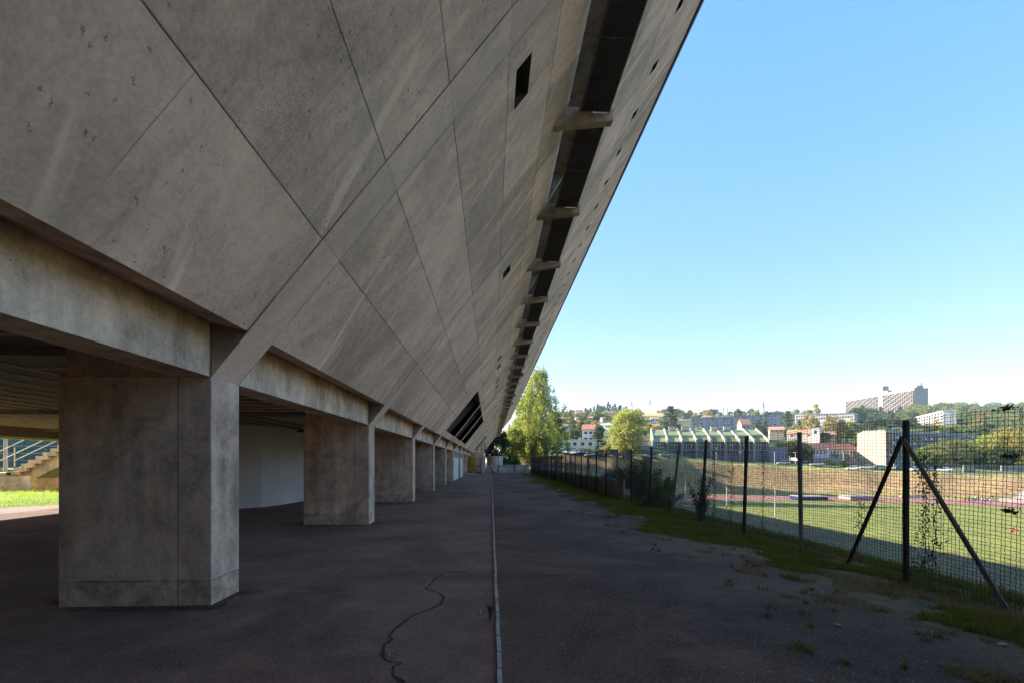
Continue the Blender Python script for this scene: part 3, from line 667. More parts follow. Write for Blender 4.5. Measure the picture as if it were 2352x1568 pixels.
for i in range(len(py_) - 1):
    V = []; Fq = []; a, b = py_[i], py_[i + 1]; ny = max(1, round((b - a) / .051)); near = b < 17; r = .0031 if b < 12 else .0038
    for j in range(ny):
        y = a + (b - a) * (j + .5) / ny; h = topz(y) + .045; zs = np.arange(.0, h, .046 if b < 11 else (.092 if near else .35)); zs = np.append(zs, h)
        wob = rf.uniform(-.006, .006); lean = rf.uniform(-.01, .01)
        am = .0055 if near else 0
        wire([(sagx(y, z) + (am * .5 if q % 2 else -am * .5), y + wob + lean * z + (am if q % 2 else -am), z - .03) for q, z in enumerate(zs)], r)
    z = .02
    while z < 2.2:
        sg = rf.uniform(-.008, .008); n_ = 8 if near else 3
        wire([(sagx(y, z) + .004, y, min(z, 2.17) + sg * math.sin(3.14 * (y - a) / (b - a)) + (topz(y) - 2.17)) for y in np.linspace(a, b, n_)], r); z += .046
    V = np.array(V) - np.array(FO)
    ob = npmesh("mesh_panel", V, np.array(Fq), M['rust'], fe)
# grey board plates along the foot of the far half of the fence
pl = thing("board_skirting", "row of weathered grey concrete boards standing along the foot of the mesh fence", "low wall", (5.72, 40, 0)); y = 20.5; 
while y < 66.5:
    h = .82 + rf.uniform(-.05, .05); MB().box(5.68, 5.75, y + .006, y + 1.02, -.4, h).build("board", M['greyr'], pl, (5.72, 40, 0)); y += 1.03
# ---------------------------------------------------------------- vegetation
def leaves(name, cen, size, mat, parent=None, seed=0, up=.0, aspect=.55):
    rng = np.random.default_rng(seed); n = len(cen)
    a = rng.normal(size=(n, 3)); a /= np.linalg.norm(a, axis=1)[:, None]
    b = rng.normal(size=(n, 3)); b[:, 2] *= (1 - up); b -= (a * b).sum(1)[:, None] * a; b /= np.linalg.norm(b, axis=1)[:, None]
    s = size * rng.uniform(.6, 1.35, n)[:, None]
    v = np.stack([cen - a * s, cen - b * s * aspect + a * s * .1, cen + a * s, cen + b * s * aspect + a * s * .1], 1).reshape(-1, 3)
    return npmesh(name, v, np.arange(4 * n).reshape(-1, 4), mat, parent)
def crown(kind, n, seed):
    """leaf centres for a crown of height 1 standing on z=0, half width about .5"""
    g = np.random.default_rng(seed); out = []
    if kind == 'round':
        K = 85; d = g.normal(size=(K, 3)); d /= np.linalg.norm(d, axis=1)[:, None]; rad = g.uniform(.45, 1.0, K)[:, None] ** .6
        cc = d * rad * [.43, .43, .42] * (1 + .18 * np.sin(3 * d[:, :1] + seed) + .12 * np.sin(5 * d[:, 1:2] + 2 * seed)) + [0, 0, .5]; sg = g.uniform(.03, .07, K)
    elif kind == 'poplar':
        K = 230; z = g.uniform(.02, .98, K); z = np.sort(z); a = g.uniform(0, 6.28, K)
        pr = np.interp(z, [0, .12, .3, .5, .7, .85, 1], [.25, .40, .42, .34, .25, .16, .05]); rr = pr * g.uniform(.15, 1.05, K) ** .7
        cc = np.c_[rr * np.cos(a), rr * np.sin(a), z + rr * .12]; sg = g.uniform(.008, .026, K)
    elif kind == 'cedar':
        K = 70; t = g.uniform(0, 1, K) ** .8; a = g.uniform(0, 6.28, K); lv = np.round(t * 9) / 9
        pr = np.interp(lv, [0, .2, .6, 1], [.48, .47, .28, .03]); rr = pr * g.uniform(.2, 1.1, K)
        cc = np.c_[rr * np.cos(a), rr * np.sin(a), .06 + lv * .9 - rr * .08 + g.normal(0, .012, K)]; sg = g.uniform(.03, .065, K)
    elif kind == 'fir':
        K = 60; t = g.uniform(0, 1, K); a = g.uniform(0, 6.28, K); rr = .27 * (1 - t) ** .8 * g.uniform(.3, 1.15, K)
        cc = np.c_[rr * np.cos(a), rr * np.sin(a), .05 + .93 * t - rr * .25]; sg = g.uniform(.015, .035, K)
    elif kind == 'column':
        K = 50; t = g.uniform(0, 1, K); a = g.uniform(0, 6.28, K); rr = .17 * np.sin(np.pi * (.12 + .8 * t)) * g.uniform(.3, 1.1, K)
        cc = np.c_[rr * np.cos(a), rr * np.sin(a), .05 + .9 * t]; sg = g.uniform(.02, .04, K)
    else:                                           # bush
        K = 26; d = g.normal(size=(K, 3)); d[:, 2] = abs(d[:, 2]); d /= np.linalg.norm(d, axis=1)[:, None]
        cc = d * g.uniform(.4, 1, K)[:, None] * [.48, .48, .8] + [0, 0, .08]; sg = g.uniform(.06, .12, K)
    w_ = sg ** 1.5; cnt = np.maximum((n * w_ / w_.sum()).astype(int), 3)
    fl = .35 if kind == 'cedar' else (1.9 if kind == 'poplar' else .85)
    for c, s, q in zip(cc, sg, cnt):
        p = g.normal(size=(q, 3)) * [s, s, s * fl]; out.append(c + p)
    return np.concatenate(out), cc
def tree_proto(kind, h, w_, n, leaf, mat, bark, seed, trunk=.18, name="tree", label="", cat="tree", group=None, loc=(0, 0, 0)):
    pts, cc = crown(kind, n, seed); ch = h * (1 - trunk); sx = w_ / {'round': .95, 'poplar': .8, 'cedar': .98, 'fir': .56, 'column': .36, 'bush': 1.05}[kind]
    S = np.array([sx, sx, ch]); pts = pts * S + [0, 0, h * trunk]; cc = cc * S + [0, 0, h * trunk]
    root = thing(name, label, cat, loc, 0, group)
    m = MB(); top = .9 if kind in ('fir', 'poplar', 'column', 'cedar') else .62; r0 = h * .02 + .04
    g = random.Random(seed); bend = [(g.uniform(-.02, .02) * h, g.uniform(-.02, .02) * h) for _ in range(4)]
    tp = [(0, 0, -.4)] + [(bend[i][0] * (i > 0), bend[i][1] * (i > 0), h * top * (i + 1) / 4 - (h * top / 4) * (i == 0) * .5) for i in range(4)]
    if kind != 'bush': m.tube(tp, [r0 * 1.25, r0, r0 * .75, r0 * .45, r0 * .15], 7)
    for q in range(0, len(cc), 3 if kind != 'bush' else 2):
        c = cc[q]; zz = max(h * trunk * .8, c[2] * .62) if kind != 'bush' else 0; zz = min(zz, h * top * .95)
        f = zz / (h * top); m.tube([(bend[2][0] * f, bend[2][1] * f, zz), ((c[0]) * .5, (c[1]) * .5, zz + (c[2] - zz) * .6), tuple(c)], [r0 * .3, r0 * .18, r0 * .06], 4, False)
    m.build("trunk" if kind != 'bush' else "stem", bark, root, smooth=True, fix=False)
    leaves("crown" if kind != 'bush' else "foliage", pts, leaf, mat, root, seed, aspect=.5 if kind in ('fir', 'cedar') else .62)
    return root
def put(proto, px, d, dz=0., s=1., sz=None, rz=None, label=None, group=None, fresh=True, base=None):
    o = copy_tree(proto); o.location = G(px, d, dz) if base is None else P(px, base, d)
    o.rotation_euler = (0, 0, rnd.uniform(0, 6.28) if rz is None else rz); o.scale = (s, s, sz or s)
    if label: o["label"] = label
    if group: o["group"] = group
    return o
rnd = random.Random(21)
def hpx(px, y0, y1, d): return (y1 - y0) / F * d          # height in metres of a pixel span
# the near poplar group right of the building's far end
def tree_at(kind, px, ytop, ybase, wpx, d, n, leaf, mat, bark, seed, label, name, trunk=.1, cat="tree", group=None, onground=True):
    gz = tz(px, d); top = EYE + (HY - ytop) / F * d; h = top - gz
    return tree_proto(kind, h, wpx / F * d, n, leaf, M[mat], M[bark], seed, trunk, name, label, cat, group, G(px, d, -.05))
tree_at('poplar', 1240, 850, 1050, 142, 138, 23000, .20, 'poplar', 'palebark', 3, "tall yellow-green poplar rising beside the far end of the concrete building", "poplar_tree", .02)
tree_at('poplar', 1214, 893, 1056, 104, 141, 13000, .20, 'poplar', 'palebark', 33, "shorter yellow-green poplar leaning against the left side of the tall one", "poplar_tree", .02)
tree_at('round', 1186, 968, 1056, 84, 137, 12500, .20, 'poplar', 'palebark', 5, "low bright yellow-green leafy tree touching the building edge", "leafy_tree", .02)
tree_at('round', 1226, 985, 1056, 92, 136, 9500, .20, 'poplar', 'bark', 15, "rounded bushy tree filling the foot of the tall poplar", "leafy_tree", .02)
tree_at('round', 1140, 985, 1066, 60, 128, 7000, .22, 'shade', 'bark', 6, "dark shaded tree showing just past the end of the building", "leafy_tree", .01)
tree_at('cedar', 1280, 948, 1040, 62, 145, 8000, .24, 'cedar', 'bark', 7, "dark evergreen tree on the right side of the tall poplar", "evergreen_tree", .06)
tree_at('bush', 1172, 1032, 1070, 60, 96, 3500, .16, 'green', 'bark', 66, "low green shrubbery rising behind the rounded concrete wall", "shrub", 0)
# mid-distance trees with their own look
tree_at('round', 1442, 937, 1040, 100, 172, 17000, .30, 'broad', 'bark', 8, "large round yellow-green tree standing behind the parked cars", "broadleaf_tree", .04)
tree_at('cedar', 1374, 978, 1036, 52, 185, 6000, .26, 'cedar', 'bark', 9, "dark spreading cedar beside the white house with a red roof", "cedar_tree", .05)
tree_at('bush', 1397, 1012, 1038, 22, 178, 1500, .24, 'autumn', 'bark', 10, "small bright green shrub between the cedar and the large round tree", "shrub", 0)
tree_at('cedar', 1540, 932, 1000, 60, 300, 7000, .42, 'cedar', 'bark', 11, "broad dark cedar above the left end of the green-roofed hall", "cedar_tree", .08)
tree_at('cedar', 1336, 968, 1012, 34, 240, 3500, .36, 'cedar', 'bark', 12, "dark evergreen behind the white house, left of its red roof", "evergreen_tree", .08)
tree_at('round', 1316, 980, 1015, 30, 230, 2500, .34, 'green', 'bark', 13, "rounded green tree above the low white flat-roofed house", "broadleaf_tree", .1)
tree_at('cedar', 1810, 943, 1000, 44, 360, 5000, .5, 'cedar', 'bark', 14, "tall dark cedar in front of the right part of the long apartment slab", "cedar_tree", .06)
tree_at('cedar', 1835, 962, 1005, 34, 350, 3500, .48, 'cedar', 'bark', 19, "smaller dark cedar on the right of the tall cedar by the apartment slab", "cedar_tree", .06)
tree_at('fir', 1758, 950, 990, 18, 330, 3000, .42, 'cedar', 'bark', 16, "slim dark fir in front of the middle of the long apartment slab", "fir_tree", .06)
tree_at('cedar', 1742, 963, 1005, 46, 320, 4500, .45, 'cedar', 'bark', 17, "low dark cedar right of the salmon gabled house", "cedar_tree", .08)
tree_at('column', 1876, 925, 955, 17, 520, 2500, .6, 'broad', 'bark', 18, "lone column-shaped green poplar standing above the apartment slab roof", "poplar_tree", .05)
tree_at('round', 1825, 972, 1000, 34, 300, 3200, .42, 'broad', 'bark', 20, "rounded yellow-green tree in front of the dark cedars", "broadleaf_tree", .1)
tree_at('round', 1865, 948, 1000, 40, 330, 3800, .46, 'autumn', 'bark', 22, "yellowing tree right of the cedars, left of the white block", "broadleaf_tree", .1)
tree_at('round', 1916, 950, 1000, 54, 340, 4200, .46, 'autumn', 'bark', 23, "wide yellow-green tree below the left end of the housing block on the hill", "broadleaf_tree", .1)
tree_at('round', 1945, 957, 1000, 44, 350, 3800, .46, 'broad', 'bark', 24, "green tree right of the wide yellow tree below the hill block", "broadleaf_tree", .1)
tree_at('round', 1810, 1006, 1062, 66, 232, 6500, .32, 'broad', 'bark', 25, "leafy green tree right of the hall's low mauve wing", "broadleaf_tree", .1)
tree_at('round', 1842, 1018, 1066, 50, 225, 5000, .30, 'shade', 'bark', 26, "dark green tree in front of the left end of the red-roofed school", "broadleaf_tree", .1)
tree_at('cedar', 1895, 993, 1030, 54, 262, 5000, .36, 'cedar', 'bark', 27, "dark evergreen between the white cube house and the cream apartment block", "evergreen_tree", .06)
for i, (px, yt, w_, d, mt, lb) in enumerate([
    (2148, 1015, 62, 205, 'broad', "green tree right of the steel post brace, in front of the blue-grey apartment windows"),
    (2190, 1000, 74, 210, 'broad', "large green tree in front of the middle of the blue-grey apartment block"),
    (2232, 1025, 60, 198, 'green', "dark green tree in front of the right end of the blue-grey apartment block"),
    (2270, 985, 84, 205, 'broad', "large yellow-green tree just right of the blue-grey apartment block"),
    (2318, 980, 90, 200, 'autumn', "orange-tinged tree near the right edge of the picture"),
    (2300, 1022, 66, 190, 'shade', "dark leafy tree under the orange-tinged tree"),
    (2352, 992, 84, 195, 'broad', "green tree cut by the right edge of the picture"),
    (2120, 1030, 44, 205, 'green', "small green tree half hidden by the near fence post")]):
    tree_at('round', px, yt, 1068, w_, d, 5500, .30, mt, 'bark', 40 + i, lb, "broadleaf_tree", .08)
# protos for the wooded hillsides, then copies
def far_proto(kind, n, leaf, mat, seed, trunk=.08):
    w_ = {'round': 9, 'cedar': 9, 'fir': 5, 'column': 3.5, 'bush': 7}[kind]
    return tree_proto(kind, 10, w_, n, leaf, M[mat], M['bark'], seed, trunk, {'round': {'green': 'hillside_tree', 'broad': 'leafy_hillside_tree', 'autumn': 'autumn_tree', 'shade': 'dark_tree'}.get(mat), 'cedar': 'hillside_cedar', 'fir': 'hillside_fir', 'column': 'hillside_tree', 'bush': 'hillside_shrub'}[kind], "", "tree")
RP = [far_proto('round', 900, .55, m_, 60 + i) for i, m_ in enumerate(['green', 'broad', 'autumn', 'green', 'shade', 'broad'])]
CP = [far_proto('cedar', 900, .5, 'cedar', 70 + i) for i in range(2)]; FP = [far_proto('fir', 700, .45, 'cedar', 75 + i) for i in range(2)]
used = set()
def place(pool, px, d, h, label, group, w_=1.):
    pr = rnd.choice(pool); nm = pr.name
    if nm in used: o = copy_tree(pr)
    else: used.add(nm); o = pr
    o.location = G(px, d, -.5); s = h / 10; o.scale = (s * w_, s * w_, s); o.rotation_euler = (0, 0, rnd.uniform(0, 6.28)); o["label"] = label; o["group"] = group; o["category"] = "tree"
    return o
for i in range(15):
    place(FP, 1366 + i * 5 + rnd.uniform(-2, 2), rnd.uniform(640, 700), rnd.uniform(9, 17) * (1.1 - abs(i - 6) * .045), "dark pine on the crest of the hill, in the clump left of the pylons", "pines on the hilltop")
for i in range(8): place(CP, rnd.uniform(1340, 1440), rnd.uniform(600, 660), rnd.uniform(8, 13), "dark spreading evergreen just below the hilltop pines", "evergreens below the hilltop pines")
for i in range(175):
    px = rnd.uniform(1262, 1480); d = 250 + 430 * rnd.random() ** .7; place(RP + CP + CP[:1] + RP[:1] * 2, px, d, rnd.uniform(3.5, 8), "small rounded tree among the red-roofed houses on the hillside", "trees among the hillside houses")
for i in range(46):
    px = rnd.uniform(1500, 1860); d = rnd.uniform(560, 900)
    if 1480 < px < 1545: d = 930
    place(RP[:5], px, d, rnd.uniform(8, 14), "rounded tree on the skyline behind the long apartment slab", "trees on the skyline behind the slab")
for i in range(70):
    px = rnd.uniform(1480, 1960); d = rnd.uniform(255, 400); 
    if px < 1800: d = rnd.uniform(280, 390)
    place(RP, px, d, rnd.uniform(4, 7), "low green tree between the hall roof and the long apartment slab", "trees above the hall roof")
for i in range(34):
    px = rnd.uniform(1945, 2110); d = rnd.uniform(430, 640); place(CP + CP + RP[:1], px, d, rnd.uniform(12, 20), "dark evergreen on the slope below the tall housing block", "evergreens below the housing block")
for i in range(28):
    px = rnd.uniform(1960, 2120); d = rnd.uniform(290, 420); place(RP, px, d, rnd.uniform(9, 13), "green tree on the slope above the cream apartment block", "trees above the cream apartment block")
for i in range(58):
    px = rnd.uniform(2100, 2480); d = rnd.uniform(270, 480); place(RP, px, d, rnd.uniform(9, 14), "tree at the foot of the wooded hill on the right, green turning yellow", "trees at the foot of the wooded hill", 1.25)
W = []; WA = []
gw = np.random.default_rng(77)
for i in range(330):
    px = gw.uniform(2085, 2600); d = 460 + 560 * gw.random(); p = G(px, d); h = gw.uniform(10, 16); n_ = 260
    q = gw.normal(size=(n_, 3)); q /= np.linalg.norm(q, axis=1)[:, None]; q *= gw.uniform(.75, 1.05, (n_, 1)); q[:, 2] = abs(q[:, 2])
    (W if gw.random() < .68 else WA).append(q * [h * .55, h * .55, h * .75] + np.array(p) + [0, 0, h * .2])
for pts, mt, lb in ((W, 'green', "dense green wood covering the far hill at the right edge"), (WA, 'autumn', "patches of yellowing trees in the wood on the far right hill")):
    o_ = np.array(G(2300, 700)); o = leaves("woodland", np.concatenate(pts) - o_, 1.1, M[mt], None, 5); o.location = o_; tag(o, lb, "woodland", kind="stuff")
for i in range(16):
    place(RP, rnd.uniform(1856, 1965), rnd.uniform(236, 250), rnd.uniform(3, 5), "low green tree beside the red-roofed school", "low trees beside the school")
# hedge behind the cars and round bushes by the school
hd = MB(); pts = []
g = np.random.default_rng(5)
for t in np.linspace(0, 1, 60):
    p = G(1290 + 170 * t, 178 + 6 * t); pts.append(np.array(p) + g.normal(size=(60, 3)) * [.9, .5, .45] + [0, 0, 1.0])
o = leaves("hedge", np.concatenate(pts) - np.array(G(1375, 181)), .22, M['green'], None, 3); o.location = G(1375, 181)
tag(o, "long clipped dark hedge behind the row of parked cars", "hedge")
BP = tree_proto('bush', 2.4, 5.2, 1500, .2, M['green'], M['bark'], 90, 0, "round_bush", "clipped rounded bush in front of the white school wall", "bush", (0, 0, 0)); BP["group"] = "bushes in front of the school"
for i, (px, d, s) in enumerate([(1893, 196, 1.0), (1928, 194, 1.15), (1905, 200, .8)]):
    o = BP if i == 0 else copy_tree(BP); o.location = G(px, d, -.1); o.scale = (s, s, s)
BP["group"] = "bushes in front of the school"

for i, (x_, y_, s_) in enumerate([(-2, -74, 2.2), (9, -30, 2.2), (17, -34, 2.4), (26, -31, 2.1), (35, -36, 2.4), (45, -33, 2.3), (56, -36, 2.4), (13, -24, 1.7), (22, -25, 1.6)]):  # out-of-view trees, added to block sky light on the pillars' near sides
    o = copy_tree(RP[4 if i % 2 else 0]); o.location = (x_, y_, float(terr(x_, y_)[0]) - .2 if x_ < 6 else -.235 * (x_ - 6) * .6); o.scale = (s_, s_, s_); o["label"] = "unseen tall tree added behind the camera to shade the pillars"; o["group"] = "unseen trees added behind the camera for shade"; o["category"] = "tree"
# bushes and climbers at the fence
def sprays(name, base, h, w_, n, leaf, mat, seed, label, cat="plant", cone=False):
    g = np.random.default_rng(seed); root = thing(name, label, cat, base); m = MB(); pts = []
    K = int(12 + w_ * 14)
    for i in range(K):
        a = g.uniform(0, 6.28); r = w_ * .5 * g.uniform(.2, 1); hh = h * g.uniform(.45, 1) * (1 - .5 * (r / w_) if not cone else (1 - 1.5 * r / w_ * .9))
        tip = np.array([r * math.cos(a), r * math.sin(a), max(hh, .15)]); mid = tip * [.45, .45, .6]
        m.tube([(0, 0, 0), tuple(mid), tuple(tip)], [.012, .008, .003], 4, False)
        t = g.uniform(.15, 1, (n // K, 1)); q = np.where(t < .5, mid * t * 2, mid + (tip - mid) * (t - .5) * 2); pts.append(q + g.normal(size=q.shape) * .045 * max(1, w_ * .8))
    m.build("stem", M['bark'], root, fix=False); leaves("foliage", np.concatenate(pts), leaf, M[mat], root, seed)
    return root
sprays("conical_bush", (6.15, 17.2, -.1), 1.75, 1.6, 11000, .035, 'green', 1, "dense dark cone-shaped bush behind the mesh fence, nearest of the dark bushes", "bush", True)
sprays("bush", (6.5, 21.0, -.2), 2.1, 2.3, 9000, .045, 'green', 2, "tall dark shaggy bush behind the fence, in the middle of the dark bushes", "bush")
sprays("bush", (6.5, 25.5, -.2), 1.7, 2.6, 7000, .05, 'shade', 3, "low dark bush behind the fence, farthest of the dark bushes", "bush")
sprays("climbing_shrub", (5.75, 13.0, -.1), 1.55, .95, 1500, .03, 'shade', 4, "sparse leafy shrub growing against the fourth fence post", "shrub")
sprays("sapling", (5.8, 15.4, -.1), 1.0, .4, 160, .025, 'shade', 5, "thin spindly sapling behind the fence, right of the cone-shaped bush", "shrub")
def vine(y, z0, z1, n, seed, label, wd=.05):
    g = np.random.default_rng(seed); root = thing("climbing_vine", label, "vine", (5.56, y, 0)); m = MB()
    for s_ in range(2):
        m.tube([(g.normal(0, .012), g.normal(0, wd * .5), z) for z in np.linspace(z0, z1, 16)], .004, 4, False)
    m.build("stem", M['bark'], root, fix=False)
    z = g.uniform(z0, z1, n); leaves("foliage", np.c_[g.normal(0, .02, n), g.normal(0, wd, n) + .04 * np.sin(z * 5), z], .018, M['shade'], root, seed)
for y, z0, z1, n, wd, lb in [(12.05, 0, 2.0, 260, .05, "dry leafy vine climbing the mesh just right of the fourth post"), (11.2, 0, 1.7, 180, .05, "thin vine on the mesh halfway between the third and fourth posts"),
                             (9.9, .1, 2.0, 120, .03, "wispy vine on the mesh between the second and third posts, left of the second"), (6.22, .1, 1.7, 420, .07, "withered vine hanging on the mesh right beside the braced post"),
                             (6.05, .2, 1.55, 220, .06, "second withered vine, just right of the one at the braced post"), (7.3, .5, 1.0, 60, .06, "small withered tendril on the mesh left of the braced post")]:
    vine(y - .24, z0, z1, n, int(y * 10), lb, wd)
def clump(y, z, sy, sz, n, seed, label):
    g = np.random.default_rng(seed); o = leaves("dead_plant_clump", np.c_[g.normal(0, .015, n), g.normal(0, sy, n), g.normal(0, sz, n)], .02, M['deadleaf'], None, seed)
    m = MB(); o.location = (5.52, y, z); tag(o, label, "plant clump")
clump(4.92, 1.08, .045, .012, 60, 1, "dark matted clump of dead stalks caught low on the mesh near the right edge")
clump(4.95, 2.18, .05, .014, 55, 2, "dark clump of dead stalks caught on the top wire of the mesh")
clump(4.93, 1.66, .045, .008, 60, 3, "short dark dead stalk stuck in the mesh at eye height")

# grass and litter along the foot of the fence
def blades(name, xy, z, h, w_, mat, seed, label, lean=.45, cat="grass"):
    g = np.random.default_rng(seed); n = len(xy); a = g.uniform(0, 6.28, n); hh = h * g.uniform(.35, 1.3, n); ln = hh * g.uniform(0, lean, n); la = g.uniform(0, 6.28, n)
    z = np.broadcast_to(z, n); b = np.c_[xy, z]; dx = np.c_[np.cos(a), np.sin(a), np.zeros(n)] * (w_ * g.uniform(.6, 1.4, n))[:, None]
    mid = b + np.c_[np.cos(la) * ln * .35, np.sin(la) * ln * .35, hh * .6]; tip = b + np.c_[np.cos(la) * ln, np.sin(la) * ln, hh]
    v = np.stack([b - dx, b + dx, mid + dx * .7, mid - dx * .7, tip + dx * .15, tip - dx * .15], 1).reshape(-1, 3); i = np.arange(n)[:, None] * 6
    f = np.concatenate([i + [0, 1, 2, 3], i + [3, 2, 4, 5]]); o = npmesh(name, v, f, mat); tag(o, label, cat, kind="stuff"); return o
def patchy(n, xs, ys, edge, seed, dens=0.0, freq=1.):
    g = np.random.default_rng(seed); x = g.uniform(*xs, n); y = ys[0] + (ys[1] - ys[0]) * g.random(n) ** 1.5
    v = np.sin(x * 3.1 * freq + 1.7 * np.sin(y * 1.3 * freq)) + np.sin(y * 2.2 * freq + 2 * np.sin(x * 2.3)) + .7 * np.sin(x * 7.7 + y * 5.1)
    keep = v + edge(x, y) > dens; return np.c_[x, y][keep]
eg = lambda x, y: (x - (4.45 - .018 * np.clip(y - 6, 0, 50) - .3 * np.sin(y * .7))) * 2.2 - .7
blades("verge_grass", patchy(230000, (3.2, 5.75), (3.3, 40), lambda x, y: eg(x, y) + .35 * (y - 7.5).clip(-3, 3), 1, -.2), .004, .055, .0035, M['grass'], 1, "short green grass growing along the foot of the mesh fence")
blades("verge_grass", patchy(26000, (3.6, 5.8), (14, 66), lambda x, y: x * 1.6 - 6.6, 2, .1), .004, .09, .008, M['grass'], 2, "coarser green grass farther along the fence foot")
blades("dry_grass", patchy(100000, (2.8, 5.7), (3.3, 18), lambda x, y: (x - 4.3) * 1.4 - .6, 3, .1, 1.7), .004, .04, .003, M['drygrass'], 3, "dry straw-coloured grass tufts on the dirt near the fence", 1.6)
g = np.random.default_rng(9); tg = []
for i in range(130):
    cx_, cy_ = 2.2 + 3.1 * g.random() ** .6, 3.6 + g.random() ** 1.5 * 12; tg.append(g.normal(size=(34, 2)) * g.uniform(.015, .05) + [cx_, cy_])
blades("grass_tufts", np.concatenate(tg), .004, .05, .003, M['grass'], 5, "scattered small grass tufts on the dirt path", .9)
xy = np.c_[g.uniform(5.75, 9, 60000), 3.2 + 24 * g.random(60000) ** 1.4]; blades("bank_weeds", xy, terr(xy[:, 0], xy[:, 1]) - .03, .11, .006, M['grass'], 6, "rough weeds on the bank just behind the mesh fence", .6)
xy = np.c_[g.uniform(8, 26, 50000), g.uniform(3, 60, 50000)]; blades("bank_weeds", xy, terr(xy[:, 0], xy[:, 1]) - .03, .22, .014, M['grass'], 7, "rough weeds farther down the shaded bank", .7)
xy = np.c_[g.uniform(-46, -14.6, 60000), g.uniform(9, 40, 60000)]; kk = (xy[:, 0] < -17.3 + .75 * (xy[:, 1] - 17.2)) | (xy[:, 1] > 20.6); kk &= (xy[:, 1] > 8 + 1.0 * np.clip(xy[:, 0] + 34, 0, 12) * .4) & ~((xy[:, 1] > 33.3) & (xy[:, 1] < 37)) & (xy[:, 0] < -14.95)
lim = np.where(xy[:, 0] < -22, 12.5, 17.2 + 1.0 * (xy[:, 0] + 17.4) * .95); kk &= xy[:, 1] > np.maximum(lim, 12.5); xy = xy[kk]
blades("lawn_grass", xy, 0., .10, .010, M['lawn'], 8, "sunlit bright green lawn behind the building", .8)
# weed by the kerb, twigs and leaves on the ground
def gp(px, py, z=.006): d = F * (EYE - z) / (py - HY); p = P(px, HY, d); p.z = z; return p
o = sprays("kerb_weed", gp(1126, 1421), .06, .11, 90, .008, 'green', 31, "tiny green weed growing against the kerb", "weed")
tw = [(1100, 1392, 1104, 1409), (888, 1493, 896, 1506), (2280, 1418, 2291, 1430), (2237, 1417, 2252, 1438), (2248, 1445, 2266, 1438), (2115, 1396, 2143, 1406), (2145, 1398, 2166, 1409), (1850, 1560, 1872, 1566), (830, 1493, 850, 1492), (905, 1497, 920, 1501)]
for i, (a, b, c, d) in enumerate(tw):
    p, q = gp(a, b, .01), gp(c, d, .012); mid = (p + q) / 2 + Vector((.006, .004, .006)); o = MB().tube([p, mid, q], [.0028, .0035, .002], 5).build("twig", M['twig'], None, p); o.location = p
    tag(o, ["pale twig lying left of the kerb", "pale twig lying on the winding crack", "short upright pale twig right of the braced post's foot", "crooked pale twig on the dirt below the right brace", "small pale twig beside the crooked one", "pale twig on the dry grass below the braced post", "second pale twig right of the one below the braced post", "pale twig at the bottom edge of the dirt path", "thin straw left of the winding crack", "thin pale stalk just right of the winding crack"][i], "twig")
g2 = random.Random(4)
def leaf_on_ground(px, py, s, mat, label, rz, name="fallen_leaf"):
    p = gp(px, py, .012); m = MB(); n_ = 8; L_ = []; Rr = []
    for q in range(n_ + 1):
        t = q / n_; wd = s * .32 * math.sin(math.pi * min(1, t * .96 + .03)) ** .8; zz = .01 * math.sin(t * 3.1) + .004 * g2.random(); L_.append((t * s, wd, zz + .008)); Rr.append((t * s, -wd, zz + .006))
    for q in range(n_): m.poly([L_[q], L_[q + 1], (L_[q + 1][0], 0, L_[q + 1][2] - .008), (L_[q][0], 0, L_[q][2] - .008)]); m.poly([(L_[q][0], 0, L_[q][2] - .008), (L_[q + 1][0], 0, L_[q + 1][2] - .008), Rr[q + 1], Rr[q]])
    m.tube([(-s * .35, 0, .002), (0, 0, .003)], .0015, 4); o = m.build(name, mat, fix=False); o.location = p; o.rotation_euler = (0, 0, rz); tag(o, label, "leaf")
leaf_on_ground(1936, 1438, .075, M['greyleaf'], "pale grey-green fallen leaf lying alone on the dirt", 2.6)
leaf_on_ground(2318, 1482, .085, M['greyleaf'], "long pale leaf lying near the right edge of the picture", 2.9)
for i, (a, b, lb) in enumerate([(1995, 1435, "brown dead leaf right of the pale grey-green leaf"), (2015, 1436, "small brown leaf farther right of the pale leaf"), (2030, 1440, "curled brown leaf, rightmost of three by the pale leaf"), (1901, 1511, "orange-brown leaf on the open dirt near the bottom"),
                                 (1958, 1338, "large brown leaf on the grass below the left brace"), (2170, 1394, "brown leaf under the right brace"), (2200, 1460, "brown leaf on the dirt right of the tufts"), (2230, 1420, "reddish dead leaf by the crooked twig")]):
    leaf_on_ground(a, b, .045, M['deadleaf'], lb, i * 1.3)
# loose gravel and debris specks
g = np.random.default_rng(12); n = 3600; x = np.r_[g.uniform(-3.0, .0, 900), g.uniform(.1, 5.0, n - 900)]; y = 2.2 + 12 * g.random(n) ** 1.8
s = g.uniform(.002, .0065, n); V = []; 
oc = np.array([[1, 0, 0], [0, 1, 0], [-1, 0, 0], [0, -1, 0], [0, 0, .8], [0, 0, -.5]]); rot = g.uniform(.7, 1.3, (n, 6, 1))
V = (oc[None] * rot * s[:, None, None] + np.c_[x, y, np.full(n, .006)][:, None, :]).reshape(-1, 3); tri = np.array([[0, 1, 4], [1, 2, 4], [2, 3, 4], [3, 0, 4]])
Fq = (tri[None] + (np.arange(n) * 6)[:, None, None]).reshape(-1, 3); tag(npmesh("gravel", V, Fq, M['twig']), "pale grit scattered over the dirt path and pavement", "gravel", kind="stuff")
